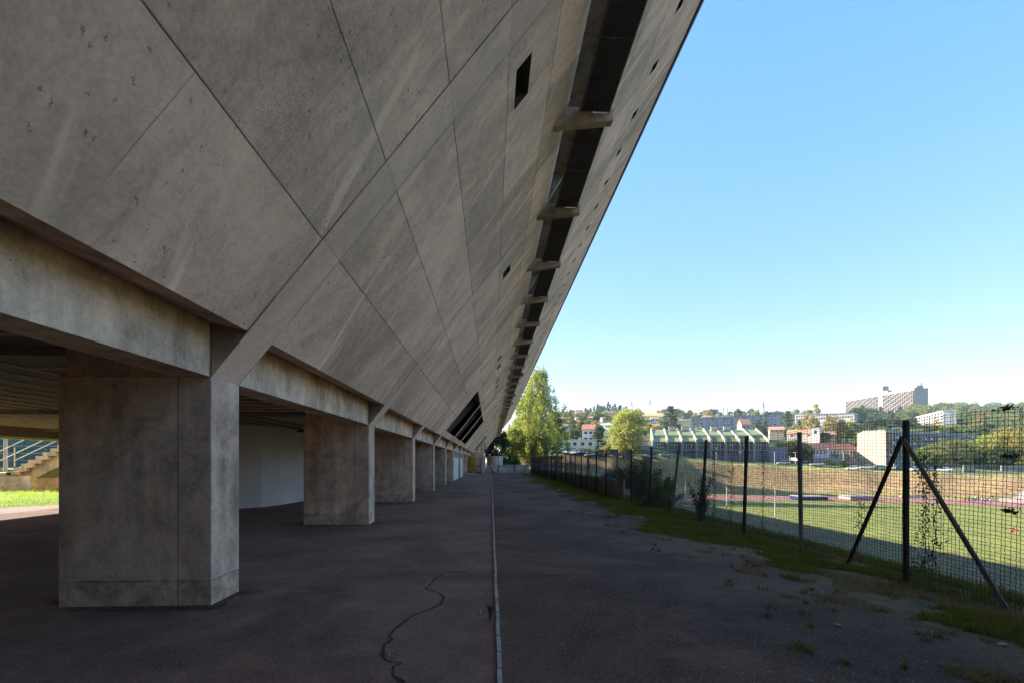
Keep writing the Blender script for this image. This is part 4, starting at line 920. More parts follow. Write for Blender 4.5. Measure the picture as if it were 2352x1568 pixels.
# ---------------------------------------------------------------- stadium: track, mats, poles, people
def fieldpt(px, py, z=-9.0): d = F * (EYE - z) / (py - HY); p = P(px, HY, d); p.z = z; return p
tk_t = [(1440, 1150), (1500, 1142), (1543, 1140), (1600, 1137.5), (1670, 1136), (1818, 1138), (1911, 1139.5), (2010, 1141), (2122, 1143.5), (2240, 1147.5), (2352, 1152), (2600, 1166)]
tk_b = [(1420, 1172), (1490, 1160), (1543, 1154), (1600, 1150.5), (1670, 1147.5), (1818, 1149), (1911, 1150.5), (2010, 1152), (2122, 1154.5), (2240, 1159), (2352, 1165), (2600, 1183)]
A_ = [fieldpt(*p) for p in tk_t]; B_ = [fieldpt(*p) for p in tk_b]
strip_sheet("running_track", [(p.x, p.y) for p in A_], [(p.x, p.y) for p in B_], M['track'], -8.93)
for f_ in (.03, .25, .5, .75, .97):
    c_ = [a.lerp(b, f_) for a, b in zip(A_, B_)]; e_ = [a.lerp(b, f_ + .012) for a, b in zip(A_, B_)]
    strip_sheet("track_line", [(p.x, p.y) for p in c_], [(p.x, p.y) for p in e_], M['line'], -8.92)
def mat_thing(px0, px1, py, h, dep, mat, label):
    a, b = fieldpt(px0, py, -8.9), fieldpt(px1, py, -8.9); u = (b - a).normalized(); v = Vector((-u.y, u.x, 0)); t = thing("landing_mat", label, "mat", a.lerp(b, .5))
    O = tuple(t.location)
    mm = MB().hexa([a, b, b + v * dep, a + v * dep], [p + Vector((0, 0, h)) for p in (a, b, b + v * dep, a + v * dep)]).build("pad", mat, t, O); bv = mm.modifiers.new("b", 'BEVEL'); bv.width = .12; bv.segments = 3
    up = Vector((0, 0, h + .03)); a2, b2 = a - u * .15 - v * .1 + up, b + u * .15 - v * .1 + up
    m = MB().hexa([a2, b2, b2 + v * (dep + .2), a2 + v * (dep + .2)], [p + Vector((0, 0, .22)) for p in (a2 + u * .4 + v * .4, b2 - u * .4 + v * .4, b2 - u * .4 + v * dep, a2 + u * .4 + v * dep)]); m.build("cover", M['farconc'], t, O)
mat_thing(1838, 1903, 1148, .95, 5, M['bluemat'], "long dark blue landing mat with a white cover on the running track")
mat_thing(1953, 2012, 1148, 1.05, 5, M['farconc'], "pale grey covered landing mat on the running track, right of the blue one")
static(MB().box(-4, 4, -.3, .3, 0, .5).box(-4, 4, -.25, .25, .5, .6), "bench", M['offwhite'], "low white bench by the far edge of the running track", "bench", (0, 0, 0)).location = fieldpt(2098, 1141, -8.9)
for i, (px, y0, y1) in enumerate([(1574, 1088, 1150), (1669, 1118, 1174), (1780, 1118, 1193)]):
    p = fieldpt(px, y1, -9); h = (y1 - y0) / F * (F * 10.6 / (y1 - HY)); t = thing("field_pole", ["slim pale pole standing by the running track, leftmost of three", "slim pale pole on the grass, middle of three", "slim pale pole on the grass, rightmost of three"][i], "pole", p)
    MB().tube([(0, 0, -.2), (0, 0, h)], [.09, .07], 8).build("shaft", M['white'], t); MB().tube([(0, 0, 0), (0, 0, .35)], .16, 8).build("base", M['shadeconc'], t)
    MB().box(-.12, .12, -.12, .12, h, h + .12).build("cap", M['white'], t)
p = G(1515, 128); t = thing("lamp_post", "slim lamp post on the dry bank below the cars", "lamp post", p); MB().tube([(0, 0, -.3), (0, 0, 3.4)], .06).build("pole", M['shadeconc'], t); MB().box(-.25, .25, -.1, .1, 3.4, 3.55).build("lamp_head", M['shadeconc'], t)
# bleacher with a handrail at the right edge
a = fieldpt(2318, 1153, -9); t = thing("bleacher", "low grey concrete stand with white front wall at the right edge of the stadium", "stand", a)
u = (fieldpt(2420, 1158, -9) - a).normalized(); rzb = math.atan2(u.y, u.x); t.rotation_euler = (0, 0, rzb)
m = MB()
for q in range(6): m.box(q * .3, 30, 1 + q * .8, 1.8 + q * .8, 0, .9 + q * .42)
m.build("steps", M['shadeconc'], t); MB().box(-2, 30, .6, .95, 0, 1.15).build("front_wall", M['farconc'], t)
m = MB().tube([(-6, .8, .3), (0, 2, 1.9), (6, 5, 3.9), (30, 5.8, 4.4)], .05)
for q in range(12): m.tube([(1 + q * 2.4, 5.7, 2.9), (1 + q * 2.4, 5.7, 4.2)], .04)
m.build("handrail", M['steel'], t)

def skin_obj(name, verts, edges, radii, mat, parent, sub=1):
    me = bpy.data.meshes.new(name); me.from_pydata(verts, edges, []); ob = bpy.data.objects.new(name, me); C.objects.link(ob); ob.parent = parent
    sk = ob.modifiers.new("skin", 'SKIN'); sk.use_smooth_shade = True
    for i, r in enumerate(radii): me.skin_vertices[0].data[i].radius = (r, r * .85)
    me.skin_vertices[0].data[0].use_root = True
    ss = ob.modifiers.new("sub", 'SUBSURF'); ss.levels = sub; ss.render_levels = sub
    me.materials.append(mat); return ob
def figure(pose):
    """returns joints for standing / crouching / sitting figures facing -y"""
    if pose == 'stand': pelvis = .95; kn = [(-.11, -.03, .50), (.11, .02, .50)]; ft = [(-.12, 0, .07), (.12, .05, .07)]; hd = [(-.30, -.05, .86), (.32, -.12, .95)]; bend = 0
    elif pose == 'reach': pelvis = .92; kn = [(-.13, -.06, .5), (.13, .05, .49)]; ft = [(-.16, 0, .07), (.17, .1, .07)]; hd = [(-.45, -.3, 1.45), (.3, -.3, 1.1)]; bend = -.12
    elif pose == 'crouch': pelvis = .42; kn = [(-.16, -.38, .46), (.16, -.36, .42)]; ft = [(-.15, -.15, .07), (.15, -.1, .07)]; hd = [(-.22, -.45, .42), (.22, -.45, .45)]; bend = -.15
    else: pelvis = .14; kn = [(-.15, -.40, .42), (.16, -.42, .38)]; ft = [(-.12, -.72, .06), (.14, -.78, .06)]; hd = [(-.25, -.42, .38), (.28, -.38, .36)]; bend = -.08
    P_ = Vector((0, 0, pelvis)); ch = P_ + Vector((0, bend, .38)); nk = ch + Vector((0, bend * .4, .17)); he = nk + Vector((0, -.02 + bend * .2, .17))
    sh = [ch + Vector((s * .19, 0, .09)) for s in (-1, 1)]; el = [s.lerp(Vector(h), .5) + Vector((0, .08, -.04)) for s, h in zip(sh, hd)]
    return P_, ch, nk, he, sh, el, [Vector(h) for h in hd], [Vector(k) for k in kn], [Vector(f) for f in ft]
def person_proto(pose, label):
    P_, ch, nk, he, sh, el, hd, kn, ft = figure(pose); t = thing("person", label, "person")
    hip = [P_ + Vector((s * .1, 0, -.03)) for s in (-1, 1)]; toe = [f + Vector((0, -.16, -.02)) for f in ft]
    V = [P_, P_.lerp(ch, .5), ch, nk, nk + Vector((0, 0, .07)), he, he + Vector((0, 0, .09))]; E = [(0, 1), (1, 2), (2, 3), (3, 4), (4, 5), (5, 6)]; Rr = [.13, .115, .15, .055, .06, .10, .06]
    for s in (0, 1):
        k = len(V); V += [sh[s], el[s], hd[s], hd[s] + (hd[s] - el[s]).normalized() * .09]; E += [(2, k), (k, k + 1), (k + 1, k + 2), (k + 2, k + 3)]; Rr += [.065, .045, .032, .03]
        k = len(V); V += [hip[s], kn[s], ft[s], toe[s]]; E += [(0, k), (k, k + 1), (k + 1, k + 2), (k + 2, k + 3)]; Rr += [.09, .06, .045, .04]
    skin_obj("body", V, E, Rr, M['skin'], t)
    V = [P_ + Vector((0, 0, .02)), P_.lerp(ch, .5), ch, ch.lerp(nk, .6)]; E = [(0, 1), (1, 2), (2, 3)]; Rr = [.15, .14, .17, .08]
    for s in (0, 1): k = len(V); V += [sh[s], sh[s].lerp(el[s], .9)]; E += [(2, k), (k, k + 1)]; Rr += [.085, .065]
    skin_obj("shirt", V, E, Rr, CLOTH['white'], t)
    V = [P_]; E = []; Rr = [.145]
    for s in (0, 1): k = len(V); V += [hip[s], kn[s], kn[s].lerp(ft[s], .85)]; E += [(0, k), (k, k + 1), (k + 1, k + 2)]; Rr += [.11, .08, .06]
    skin_obj("trousers", V, E, Rr, CLOTH['black'], t)
    skin_obj("hair", [he + Vector((0, .03, .03)), he + Vector((0, .02, .11))], [(0, 1)], [.10, .07], M['hair'], t)
    return t
def dress(o, shirt, trousers):
    for ch in o.children:
        b = ch.name.split('.')[0]
        if b in ('shirt', 'trousers'): ch.material_slots[0].link = 'OBJECT'; ch.material_slots[0].material = CLOTH[shirt if b == 'shirt' else trousers]
PR = {p: person_proto(p, "") for p in ('stand', 'reach', 'crouch', 'sit')}; first = set()
ppl = [('reach', 2194, 1147, 'green', 'black', "person in a green top standing alone with a raised arm by the track"), ('crouch', 2215.5, 1149.5, 'red', 'black', "person in a red top crouching at the edge of the track"),
       ('stand', 2225, 1152, 'black', 'black', "person in dark clothes standing at the left of the larger group"), ('crouch', 2231, 1151, 'grey', 'blue', "person in grey crouching within the larger group"),
       ('stand', 2236, 1150, 'green', 'blue', "person in a green top in the middle of the larger group"), ('stand', 2241, 1152, 'white', 'black', "person in a white top and dark trousers, tallest of the larger group"), ('stand', 2247, 1149.5, 'grey', 'black', "person in grey at the right of the larger group"),
       ('sit', 2256, 1149, 'white', 'blue', "seated person in white, leftmost of the row sitting on the track"), ('sit', 2262, 1149.5, 'white', 'black', "second seated person in the row, white top and dark trousers"), ('crouch', 2268, 1150, 'blue', 'black', "crouching person in blue in the middle of the seated row"),
       ('sit', 2274, 1150.5, 'white', 'grey', "fourth of the seated row, white top and grey trousers"), ('stand', 2279, 1149, 'black', 'grey', "person in a black top standing at the right end of the seated row"), ('sit', 2323.5, 1221, 'black', 'red', "person in black top and red trousers sitting alone on the grass")]
for i, (po, px, py, a, b, lb) in enumerate(ppl):
    o = PR[po] if po not in first else copy_tree(PR[po]); first.add(po); o.location = fieldpt(px, py, -8.93 if i < 12 else -9.0); o.rotation_euler = (0, 0, rnd.uniform(-.9, .9)); s = 1.0; o.scale = (s, s, s); o["label"] = lb; dress(o, a, b)
    if i < 12: o["group"] = "people gathered beside the running track"

# ---------------------------------------------------------------- cars
def car_proto():
    t = thing("parked_car", "", "car")
    st = [(-2.1, .35, .62, .70), (-2.0, .28, .74, .80), (-1.5, .25, .80, .86), (-.9, .24, .86, .88), (.3, .24, .92, .88), (1.2, .24, .95, .88), (1.9, .26, .96, .85), (2.1, .34, .86, .78)]
    m = MB(); k = 0
    for x, zl, zh, hw in st:
        ring = [(-hw * .92, zl), (-hw, zl + .12), (-hw, zh - .22), (-hw * .93, zh), (hw * .93, zh), (hw, zh - .22), (hw, zl + .12), (hw * .92, zl)]
        m.v += [(x, a, b) for a, b in ring]
    for i in range(len(st) - 1):
        for j in range(8): q = (j + 1) % 8; m.f.append((i * 8 + j, i * 8 + q, (i + 1) * 8 + q, (i + 1) * 8 + j))
    m.f.append(tuple(range(8))); m.f.append(tuple(range(56, 64))); m.build("body", PAINT['white'], t, smooth=False)
    cab = [(-.95, .86), (-.35, 1.38), (1.1, 1.42), (1.85, .94)]
    MB().hexa([(x, -.80 if z < 1 else -.62, z) for x, z in cab], [(x, .80 if z < 1 else .62, z) for x, z in cab]).build("windows", M['glass'], t)
    MB().hexa([(-.42, -.63, 1.385), (1.14, -.63, 1.425), (1.14, .63, 1.425), (-.42, .63, 1.385)], [(-.3, -.56, 1.44), (1.02, -.56, 1.48), (1.02, .56, 1.48), (-.3, .56, 1.44)]).build("roof", PAINT['white'], t)
    for x in (-1.35, 1.3):
        for s in (-1, 1):
            wh = MB().tube([(x, s * .70, .31), (x, s * .90, .31)], .31, 14).build("wheel", M['tyre'], t); MB().tube([(x, s * .89, .31), (x, s * .915, .31)], .19, 10).build("rim", M['chrome'], wh)
    for s in (-1, 1): MB().box(-2.12, -2.0, s * .62 - .16, s * .62 + .16, .55, .70).build("headlight", M['line'], t); MB().box(2.02, 2.12, s * .62 - .14, s * .62 + .14, .62, .82).build("tail_light", PAINT['red'], t)
    return t
CP_ = car_proto()
cars = [(1278, 168, 'maroon', 80, "dark red car at the left end of the row, beside the evergreen"), (1288.5, 166, 'white', 95, "small white car right of the dark red one"), (1300, 164, 'white', 82, "white car, third from the left in the row"), (1308, 169, 'silver', 85, "silver car half hidden behind the third car"),
        (1318, 163, 'white', 80, "large white car in the left half of the row"), (1328, 167, 'silver', 90, "silver-grey car right of the large white one"), (1338, 165, 'navy', 80, "dark blue car in the middle of the row"), (1350, 161, 'white', 88, "low white car, parked right of the dark blue one"),
        (1363, 165, 'silver', 82, "pale silver car below the dark cedar"), (1374, 167, 'red', 85, "red car below the right side of the dark cedar"), (1384, 166, 'black', 80, "black car right of the red one"), (1404, 170, 'teal', 20, "teal car seen from the side under the large round tree"),
        (1424, 171, 'slate', 15, "slate blue car seen from the side under the large round tree"), (1442, 172, 'black', 60, "dark car in the shade under the large round tree"), (1482, 173, 'slate', 15, "long slate car at the left corner of the green-roofed hall"), (1496, 178, 'silver', 12, "silver car in front of the hall's left corner"),
        (1877, 190, 'silver', 10, "silver car by the bank top, in front of the red-roofed school"), (1960, 184, 'white', 5, "white car at the foot of the cream apartment wall"), (1990, 187, 'silver', 8, "silver car along the foot of the cream apartment block"), (2018, 186, 'teal', 8, "teal car left of the near fence post"),
        (2040, 185, 'silver', 4, "silver car just left of the left brace"), (2062, 185, 'navy', 6, "navy car seen just left of the near fence post"), (2100, 180, 'white', 60, "white van-like car right of the near fence post"), (2140, 178, 'slate', 10, "blue-grey car under the green trees"),
        (2168, 176, 'white', 10, "white car under the green trees on the right"), (1800, 196, 'silver', 15, "pale car in front of the mauve wing of the hall"), (1530, 186, 'silver', 10, "pale car in front of the hall's slanted end")]
for i, (px, d, c_, rz, lb) in enumerate(cars):
    o = CP_ if i == 0 else copy_tree(CP_); o.location = G(px, d, .03); o.rotation_euler = (0, 0, R(rz) - YAW - math.atan((px - CX) / F)); o["label"] = lb; o["group"] = "cars parked above the stadium bank"; s = 1.12; o.scale = (s, s, s)
    for ch in o.children:
        if ch.name.split('.')[0] in ('body', 'roof'): ch.material_slots[0].link = 'OBJECT'; ch.material_slots[0].material = PAINT[c_]

# ---------------------------------------------------------------- buildings in the distance
WM = {}
def part_box(name, mat, parent, x, y, z, sx, sy, sz):     # box part, mesh shared by size
    key = (round(sx, 2), round(sy, 2), round(sz, 2), mat.name)
    if key not in WM: 
        o = MB().box(0, sx, 0, sy, 0, sz).build(name, mat, parent); WM[key] = o.data
    else: o = bpy.data.objects.new(name, WM[key]); C.objects.link(o); o.parent = parent
    o.location = (x, y, z); return o
def frame(name, label, cat, pxa, da, pxb, db, z):         # root at the left end of the front face, x along it, y away from the viewer
    a, b = P(pxa, HY, da), P(pxb, HY, db); t = thing(name, label, cat, (a.x, a.y, z), math.atan2(b.y - a.y, b.x - a.x)); return t, (b - a).length
def win_grid(t, x0, x1, z0, z1, nx, nz, w_, h, mat, name="window", proud=.05, cap=100, y=0.):
    c = 0
    for j in range(nz):
        for i in range(nx):
            if c >= cap: return
            part_box(name, mat, t, x0 + (x1 - x0) * (i + .5) / nx - w_ / 2, y - proud, z0 + (z1 - z0) * (j + .5) / nz - h / 2, w_, .1, h); c += 1
def house(px, py, d, w_, h, dep, rz, wall, roofm, label, rooftype='gable', nwin=3, storeys=1, pitch=.55, group=None, chim=True, ov=.4):
    base = P(px, py, d)
    if d > 300 and px < 1700: base.z = min(base.z, tz(px, d) + 1.3)
    t = thing("house", label, "house", base, R(rz) - YAW - math.atan((px - CX) / F), group); x0, x1 = -w_ / 2, w_ / 2
    MB().box(x0, x1, 0, dep, -4, h).build("wall", M[wall], t)
    rh = dep / 2 * pitch
    if rooftype == 'gable':
        MB().hexa([(x0 + .02, .02, h), (x0 + .02, dep - .02, h), (x0 + .02, dep / 2, h + rh * .96)], [(x1 - .02, .02, h), (x1 - .02, dep - .02, h), (x1 - .02, dep / 2, h + rh * .96)]).build("gable", M[wall], t)
        pr = [(-ov, h - .08), (dep / 2, h + rh + .02), (dep + ov, h - .08), (dep + ov, h + .12), (dep / 2, h + rh + .25), (-ov, h + .12)]
        rf = MB().hexa([(x0 - ov, a, b) for a, b in pr], [(x1 + ov, a, b) for a, b in pr]).build("roof", M[roofm], t)
        if chim: MB().box(x0 + w_ * .25, x0 + w_ * .25 + .6, dep * .6, dep * .6 + .6, h, h + rh + .7).build("chimney", M[wall], rf)
    elif rooftype == 'hip':
        m = MB(); a = [(x0 - ov, -ov), (x1 + ov, -ov), (x1 + ov, dep + ov), (x0 - ov, dep + ov)]; s_ = min(w_, dep) / 2
        m.hexa([(p[0], p[1], h) for p in a], [(x0 + s_, dep / 2 - .1, h + rh), (x1 - s_, dep / 2 - .1, h + rh), (x1 - s_, dep / 2 + .1, h + rh), (x0 + s_, dep / 2 + .1, h + rh)]); rf = m.build("roof", M[roofm], t)
        if chim: MB().box(-.3, .3, dep * .6, dep * .6 + .6, h, h + rh + .6).build("chimney", M[wall], rf)
    else: MB().box(x0 - .2, x1 + .2, -.2, dep + .2, h + .003, h + .25).build("roof", M[roofm], t)
    for s in range(storeys): win_grid(t, x0 + .4, x1 - .4, s * h / storeys, (s + 1) * h / storeys, nwin, 1, min(1.3, w_ / nwin * .45), h / storeys * .42, M['glass'])
    return t
HH = [  # px, base y, depth, width m, wall h, depth m, rot, wall, roof, label
    (1337, 951, 560, 14, 3.2, 10, 12, 'offwhite', 'tile', "long red-roofed house high on the hillside, left of the hilltop pines"),
    (1293, 966, 470, 11, 3.4, 9, -20, 'white', 'tile', "white house with a red roof at the left edge of the hillside village"),
    (1331, 965, 480, 7.5, 3.2, 8, 15, 'white', 'tile2', "small white house in the middle of the hillside village"),
    (1362, 963, 470, 12, 2.8, 10, 5, 'offwhite', 'tile2', "wide house with a long orange roof below the hilltop pines"),
    (1314, 976, 390, 8.2, 2.8, 9, -15, 'cream', 'tile', "cream house with a broad red roof, lower left of the village"),
    (1306, 984, 330, 4.6, 2.8, 7, 10, 'white', 'tile2', "tiny house with an orange roof just above the white cubic houses"),
    (1402, 950, 560, 12, 3.4, 10, -8, 'offwhite', 'tile', "red-roofed house half hidden by trees, under the right end of the pines"),
    (1390, 965, 450, 5.5, 2.8, 8, 20, 'cream', 'tile', "small house peeping out between trees above the balcony block"),
    (1504, 963, 430, 6.8, 3.6, 8, 8, 'white', 'tile2', "white house with orange roof in front of the straw-coloured pasture"),
    (1502, 985, 330, 6.5, 3.0, 8, -8, 'white', 'tile', "white house with a red roof just left of the broad cedar"),
    (1478, 968, 420, 5, 3.2, 8, 18, 'offwhite', 'tile2', "small pale house showing right of the large round tree"),
    (1579, 953, 620, 12, 3, 9, 10, 'white', 'tile', "white house with a red roof on the skyline above the slab's left end"),
    (1556, 950, 640, 9, 3, 9, -8, 'offwhite', 'tile', "red-roofed house on the skyline, behind the broad cedar"),
    (1625, 953, 640, 15, 3, 9, 4, 'white', 'tile2', "low pale house on the skyline above the middle of the apartment slab"),
    (1784, 994, 300, 8, 2.2, 9, 5, 'cream', 'tile2', "low house with a salmon roof right of the hall roof"),
    (1838, 1004, 270, 13, 2.4, 10, -6, 'offwhite', 'tile2', "wide salmon-roofed house left of the white cube house"),
    (1900, 1008, 265, 8, 2.4, 9, 12, 'cream', 'tile2', "salmon-roofed house behind the school, right of the white cube house"),
    (1288, 1000, 300, 9, 4.2, 9, 4, 'white', 'white', "white cubic house with a flat roof left of the dark evergreens")]
for i, h_ in enumerate(HH):
    h_ = list(h_)
    if i < 14: h_[4] *= .72; h_[5] *= .85
    for q in range(2 if i < 14 else 1):
        dd = h_[2] - rnd.uniform(4, 14); hw = h_[3] / 2 / h_[2] * F; place(RP + CP, h_[0] + rnd.choice([-1, 1]) * rnd.uniform(.5, 1.6) * hw, dd, rnd.uniform(3.5, 6), "small tree growing close in front of a hillside house", "trees close to the hillside houses")
    house(*h_, pitch=.42, rooftype='flat' if i == 17 else ('hip' if i in (3, 6, 13) else 'gable'), nwin=3 if h_[3] > 7 else 2, group="houses on the hillside" if i < 14 else None)
t = house(1351, 1014, 196, 4.8, 3.6 + 1.4, 8, -6, 'white', 'tile', "two-storey white house with a red tiled roof behind the parked cars", nwin=2, storeys=2)
t = house(1300, 1027, 186, 10.5, 2.3, 8, 0, 'white', 'white', "long low white house with a flat roof and strip window, left of the cars' hedge", 'flat', nwin=2)
t = house(1338, 1027, 184, 9.5, 2.9, 8, 0, 'white', 'white', "low white annex with a flat roof and dark doors behind the hedge", 'flat', nwin=3)
t = house(1473, 1040, 200, 6.5, 5.2, 12, 30, 'offwhite', 'tile', "white gabled house with an orange roof touching the left end of the green-roofed hall", nwin=1, storeys=2)
t = house(1873, 1000, 262, 4.2, 4.2, 6, -6, 'white', 'white', "plain white cube house among the trees left of the cream apartment block", 'flat', nwin=1)
# balcony block with blue stripes on the hillside
t, L_ = frame("balcony_block", "white apartment block with pale blue balcony stripes half hidden by the large round tree", "apartment block", 1372, 330, 1404, 322, P(1372, 1001, 330).z)
MB().box(0, L_, 0, 9, -3, 8.5).build("wall", M['white'], t); MB().box(-.2, L_ + .2, -.2, 9.2, 8.503, 8.9).build("roof", M['farconc'], t)
win_grid(t, .3, L_ - .3, .4, 8.2, 4, 3, 1.5, 1.6, M['bglass'])
for j in range(3): part_box("balcony", M['bglass'], t, L_ * .5, -.9, 1 + j * 2.6, L_ * .48, .85, .9)
# salmon gabled house with pyramid roof
t = house(1714, 986, 330, 6.2, 3.6, 7, 25, 'cream', 'tile2', "salmon house with a steep gable in front of the middle of the apartment slab", nwin=2, storeys=1, pitch=1.1)
# long apartment slab
t, L_ = frame("apartment_slab", "very long grey four-storey apartment slab behind the green-roofed hall", "apartment block", 1588, 428, 1797, 440, P(1588, 980, 428).z)
hs = (980 - 962) / F * 428; h2 = (HY - 949.5) / F * 440 + EYE - t.location.z
MB().hexa([(0, 0, -6), (L_, 0, -6), (L_, 12, -6), (9, 12, -6)], [(0, 0, hs), (L_, 0, h2 - .3), (L_, 12, h2 - .3), (9, 12, hs)]).build("wall", M['shadeconc'], t)
MB().hexa([(-.3, -.4, hs), (L_ + .3, -.4, h2 - .3), (L_ + .3, 12.3, h2 - .3), (-.3, 12.3, hs)], [(-.3, -.4, hs + .55), (L_ + .3, -.4, h2 + .3), (L_ + .3, 12.3, h2 + .3), (-.3, 12.3, hs + .55)]).build("roof", M['bglass'], t)
g3 = random.Random(6); n_ = 0
for i in range(24):
    x = 1.2 + i * (L_ - 2.4) / 24; top = hs + (h2 - hs) * x / L_
    if i % 4 == 3: part_box("stair_strip", M['greyr'], t, x, -.12, -2, 1.0, .16, hs + 1.4 + (h2 - hs) * .7 * x / L_); continue
    for j in range(4):
        z_ = top - 2.3 - j * 2.5
        part_box("window", M['glass'] if g3.random() < .65 else M['bglass'], t, x + g3.choice([0, .5]), -.06, z_, g3.choice([1.4, 2.4]), .12, g3.choice([1.1, 1.6]))
        if g3.random() < .5: part_box("wall_panel", M['farconc'] if g3.random() < .6 else M['offwhite'], t, x - .4, -.05, z_ - 1.0, 3.2, .08, .8)
t, L_ = frame("apartment_slab", "farther dark end of the long apartment slab, seen above the cedars", "apartment block", 1826, 410, 1962, 380, P(1830, 985, 410).z)
h1 = (HY - 949.5) / F * 410 + EYE - t.location.z; h2 = (HY - 948.5) / F * 380 + EYE - t.location.z
MB().hexa([(0, 0, -6), (L_, 0, -6), (L_, 12, -6), (0, 12, -6)], [(0, 0, h1 - .3), (L_, 0, h2 - .3), (L_, 12, h2 - .3), (0, 12, h1 - .3)]).build("wall", M['greyr'], t)
MB().hexa([(-.3, -.4, h1 - .3), (L_ + .3, -.4, h2 - .3), (L_ + .3, 12.3, h2 - .3), (-.3, 12.3, h1 - .3)], [(-.3, -.4, h1 + .3), (L_ + .3, -.4, h2 + .3), (L_ + .3, 12.3, h2 + .3), (-.3, 12.3, h1 + .3)]).build("roof", M['bglass'], t)
for i in range(22): part_box("window", M['brown'] if i % 3 else M['glass'], t, .8 + i * (L_ - 1.6) / 22, -.06, h1 - 3.2, 1.3, .12, 1.6); part_box("window", M['brown'] if i % 2 else M['glass'], t, .8 + i * (L_ - 1.6) / 22, -.06, h1 - 5.8, 1.3, .12, 1.6)

# the tall housing block on the hill
t, L_ = frame("housing_block", "huge concrete housing block with a grid of loggias standing alone on the hilltop", "apartment block", 1930, 968, 2100, 800, P(2100, 946, 800).z - 14)
Z0 = t.location.z; top_r = (HY - 892) / F * 800 + EYE - Z0
zb = 0
MB().box(0, L_, 0, 24, -25, top_r).build("wall", M['farconc'], t)
MB().box(-.3, L_ + .3, -.6, 24.4, top_r + .01, top_r + 1.3).build("roof", M['shadeconc'], t)
a0, a1 = 17, L_ * .56; b0, b1 = L_ * .56 + 12, L_ - 1.0
def loggias(x0, x1, z0, z1, n, rows):
    d_ = MB().box(x0, x1, -.2, -.05, z0, z1).build("loggia_shadow", M['glass'], t); m = MB(); g4 = random.Random(int(x0)); c_ = MB()
    for i in range(n + 1): x = x0 + (x1 - x0) * i / n; m.box(x - .22, x + .22, -1.9, -.21, z0, z1)
    for i in range(n):
        xa, xb = x0 + (x1 - x0) * i / n + .22, x0 + (x1 - x0) * (i + 1) / n - .22
        for j in range(rows):
            z = z0 + (z1 - z0) * (j + .5 * (i % 2)) / rows; m.box(xa, xb, -1.88, -.22, z, z + .3)
            if j % 2 == (i // 2) % 2 and z + 1.35 < z1: m.box(xa, xb, -1.86, -1.7, z + .31, z + 1.35)
            elif g4.random() < .4 and z + 2.2 < z1: c_.box(xa, xb, -.5, -.25, z + .35, z + 2.2)
    m.build("loggia_grid", M['farconc'], t)["kind"] = "stuff"; c_.build("coloured_panel", M['brown'], t)["kind"] = "stuff"
loggias(a0, a1, -6, top_r - 2.5, 22, 16); loggias(b0, b1, -6, top_r - 2.5, 17, 16)
win_grid(t, a1 + 4, b0 - 1, -4, top_r - 3, 3, 14, 1.2, 1.1, M['glass'], cap=60)
MB().box(a1 - .5, a1 + 4, -.5, -.01, -10, top_r - .01).build("expansion_recess", M['greyr'], t)
MB().box(L_ * .545, L_ * .60, 3, 14, top_r + 1.3, top_r + 15).build("rooftop_tower", M['farconc'], t); MB().box(L_ * .60, L_ * .66, 3, 12, top_r + 1.3, top_r + 6).build("rooftop_tower", M['farconc'], t)
MB().box(12, L_ * .54, 4, 16, top_r + 1.3, top_r + 4.5).build("rooftop_storey", M['greyr'], t)
MB().box(L_ - 52, L_ - 4, 5, 19, top_r + 1.3, top_r + 3.2).build("rooftop_storey", M['farconc'], t)
MB().hexa([(L_ - 16, 7, top_r + 3.2), (L_ - 2, 7, top_r + 3.2), (L_ - 2, 18, top_r + 3.2), (L_ - 16, 18, top_r + 3.2)], [(L_ - 18, 7, top_r + 6.2), (L_ - 3, 7, top_r + 6.2), (L_ - 3, 18, top_r + 6.2), (L_ - 18, 18, top_r + 6.2)]).build("rooftop_school", M['farconc'], t)
MB().box(L_ - 1.6, L_ - .6, 12, 13.4, top_r + 6, top_r + 10).build("chimney", M['brown'], t); MB().box(1, 2.5, 12, 13.5, top_r + 1, top_r + 6.5).build("chimney", M['brown'], t)
for j in range(9): part_box("window", M['glass'], t, L_ - .04, 13.2, 2 + j * 3.2, .1, .9, .9)
# small white grid building on the slope
t, L_ = frame("white_block", "small white five-storey block with square windows below the huge block's right end", "apartment block", 2103, 520, 2166, 455, P(2166, 982, 455).z)
h_ = (HY - 943.5) / F * 455 + EYE - t.location.z
MB().box(0, L_, 0, 10, -5, h_).build("wall", M['white'], t); MB().box(-.4, L_ + .4, -.5, 10.4, h_ + .003, h_ + .7).build("roof", M['white'], t)
win_grid(t, 1, L_ - .5, 1.5, h_ - .3, 10, 5, (L_ / 10) * .62, 1.9, M['glass'])
# cream apartment block with long curtain wall
t, L_ = frame("cream_apartment_block", "cream-walled apartment block whose long side is blue-grey glazing, seen through the mesh", "apartment block", 2035, 228, 2249, 270, P(2035, 1067, 228).z)
hc = (HY - 990) / F * 228 + EYE - t.location.z; pL = P(1969, HY, 241); lo = t.matrix_basis.inverted() @ Vector((pL.x, pL.y, t.location.z)); ex = lo.x; ey = lo.y
ey = max(ey, 9.5)
MB().hexa([(0, 0, -3), (L_, 0, -3), (L_, ey, -3), (ex, ey, -3)], [(0, 0, hc), (L_, 0, hc), (L_, ey, hc), (ex, ey, hc)]).build("wall", M['cream'], t)
MB().hexa([(.3, .2, hc + .003), (L_ - .3, .2, hc + .003), (L_ - .3, ey - .5, hc + .003), (ex + .8, ey - .5, hc + .003)], [(2, 1.5, hc + 1.2), (L_ - 2, 1.5, hc + 1.2), (L_ - 2, ey - 1.5, hc + 1.2), (ex + 2.6, ey - 1.5, hc + 1.2)]).build("roof", M['farconc'], t)
MB().box(.0, 2.2, -.1, -.02, -2, hc - .02).build("brown_panel", M['brown'], t)
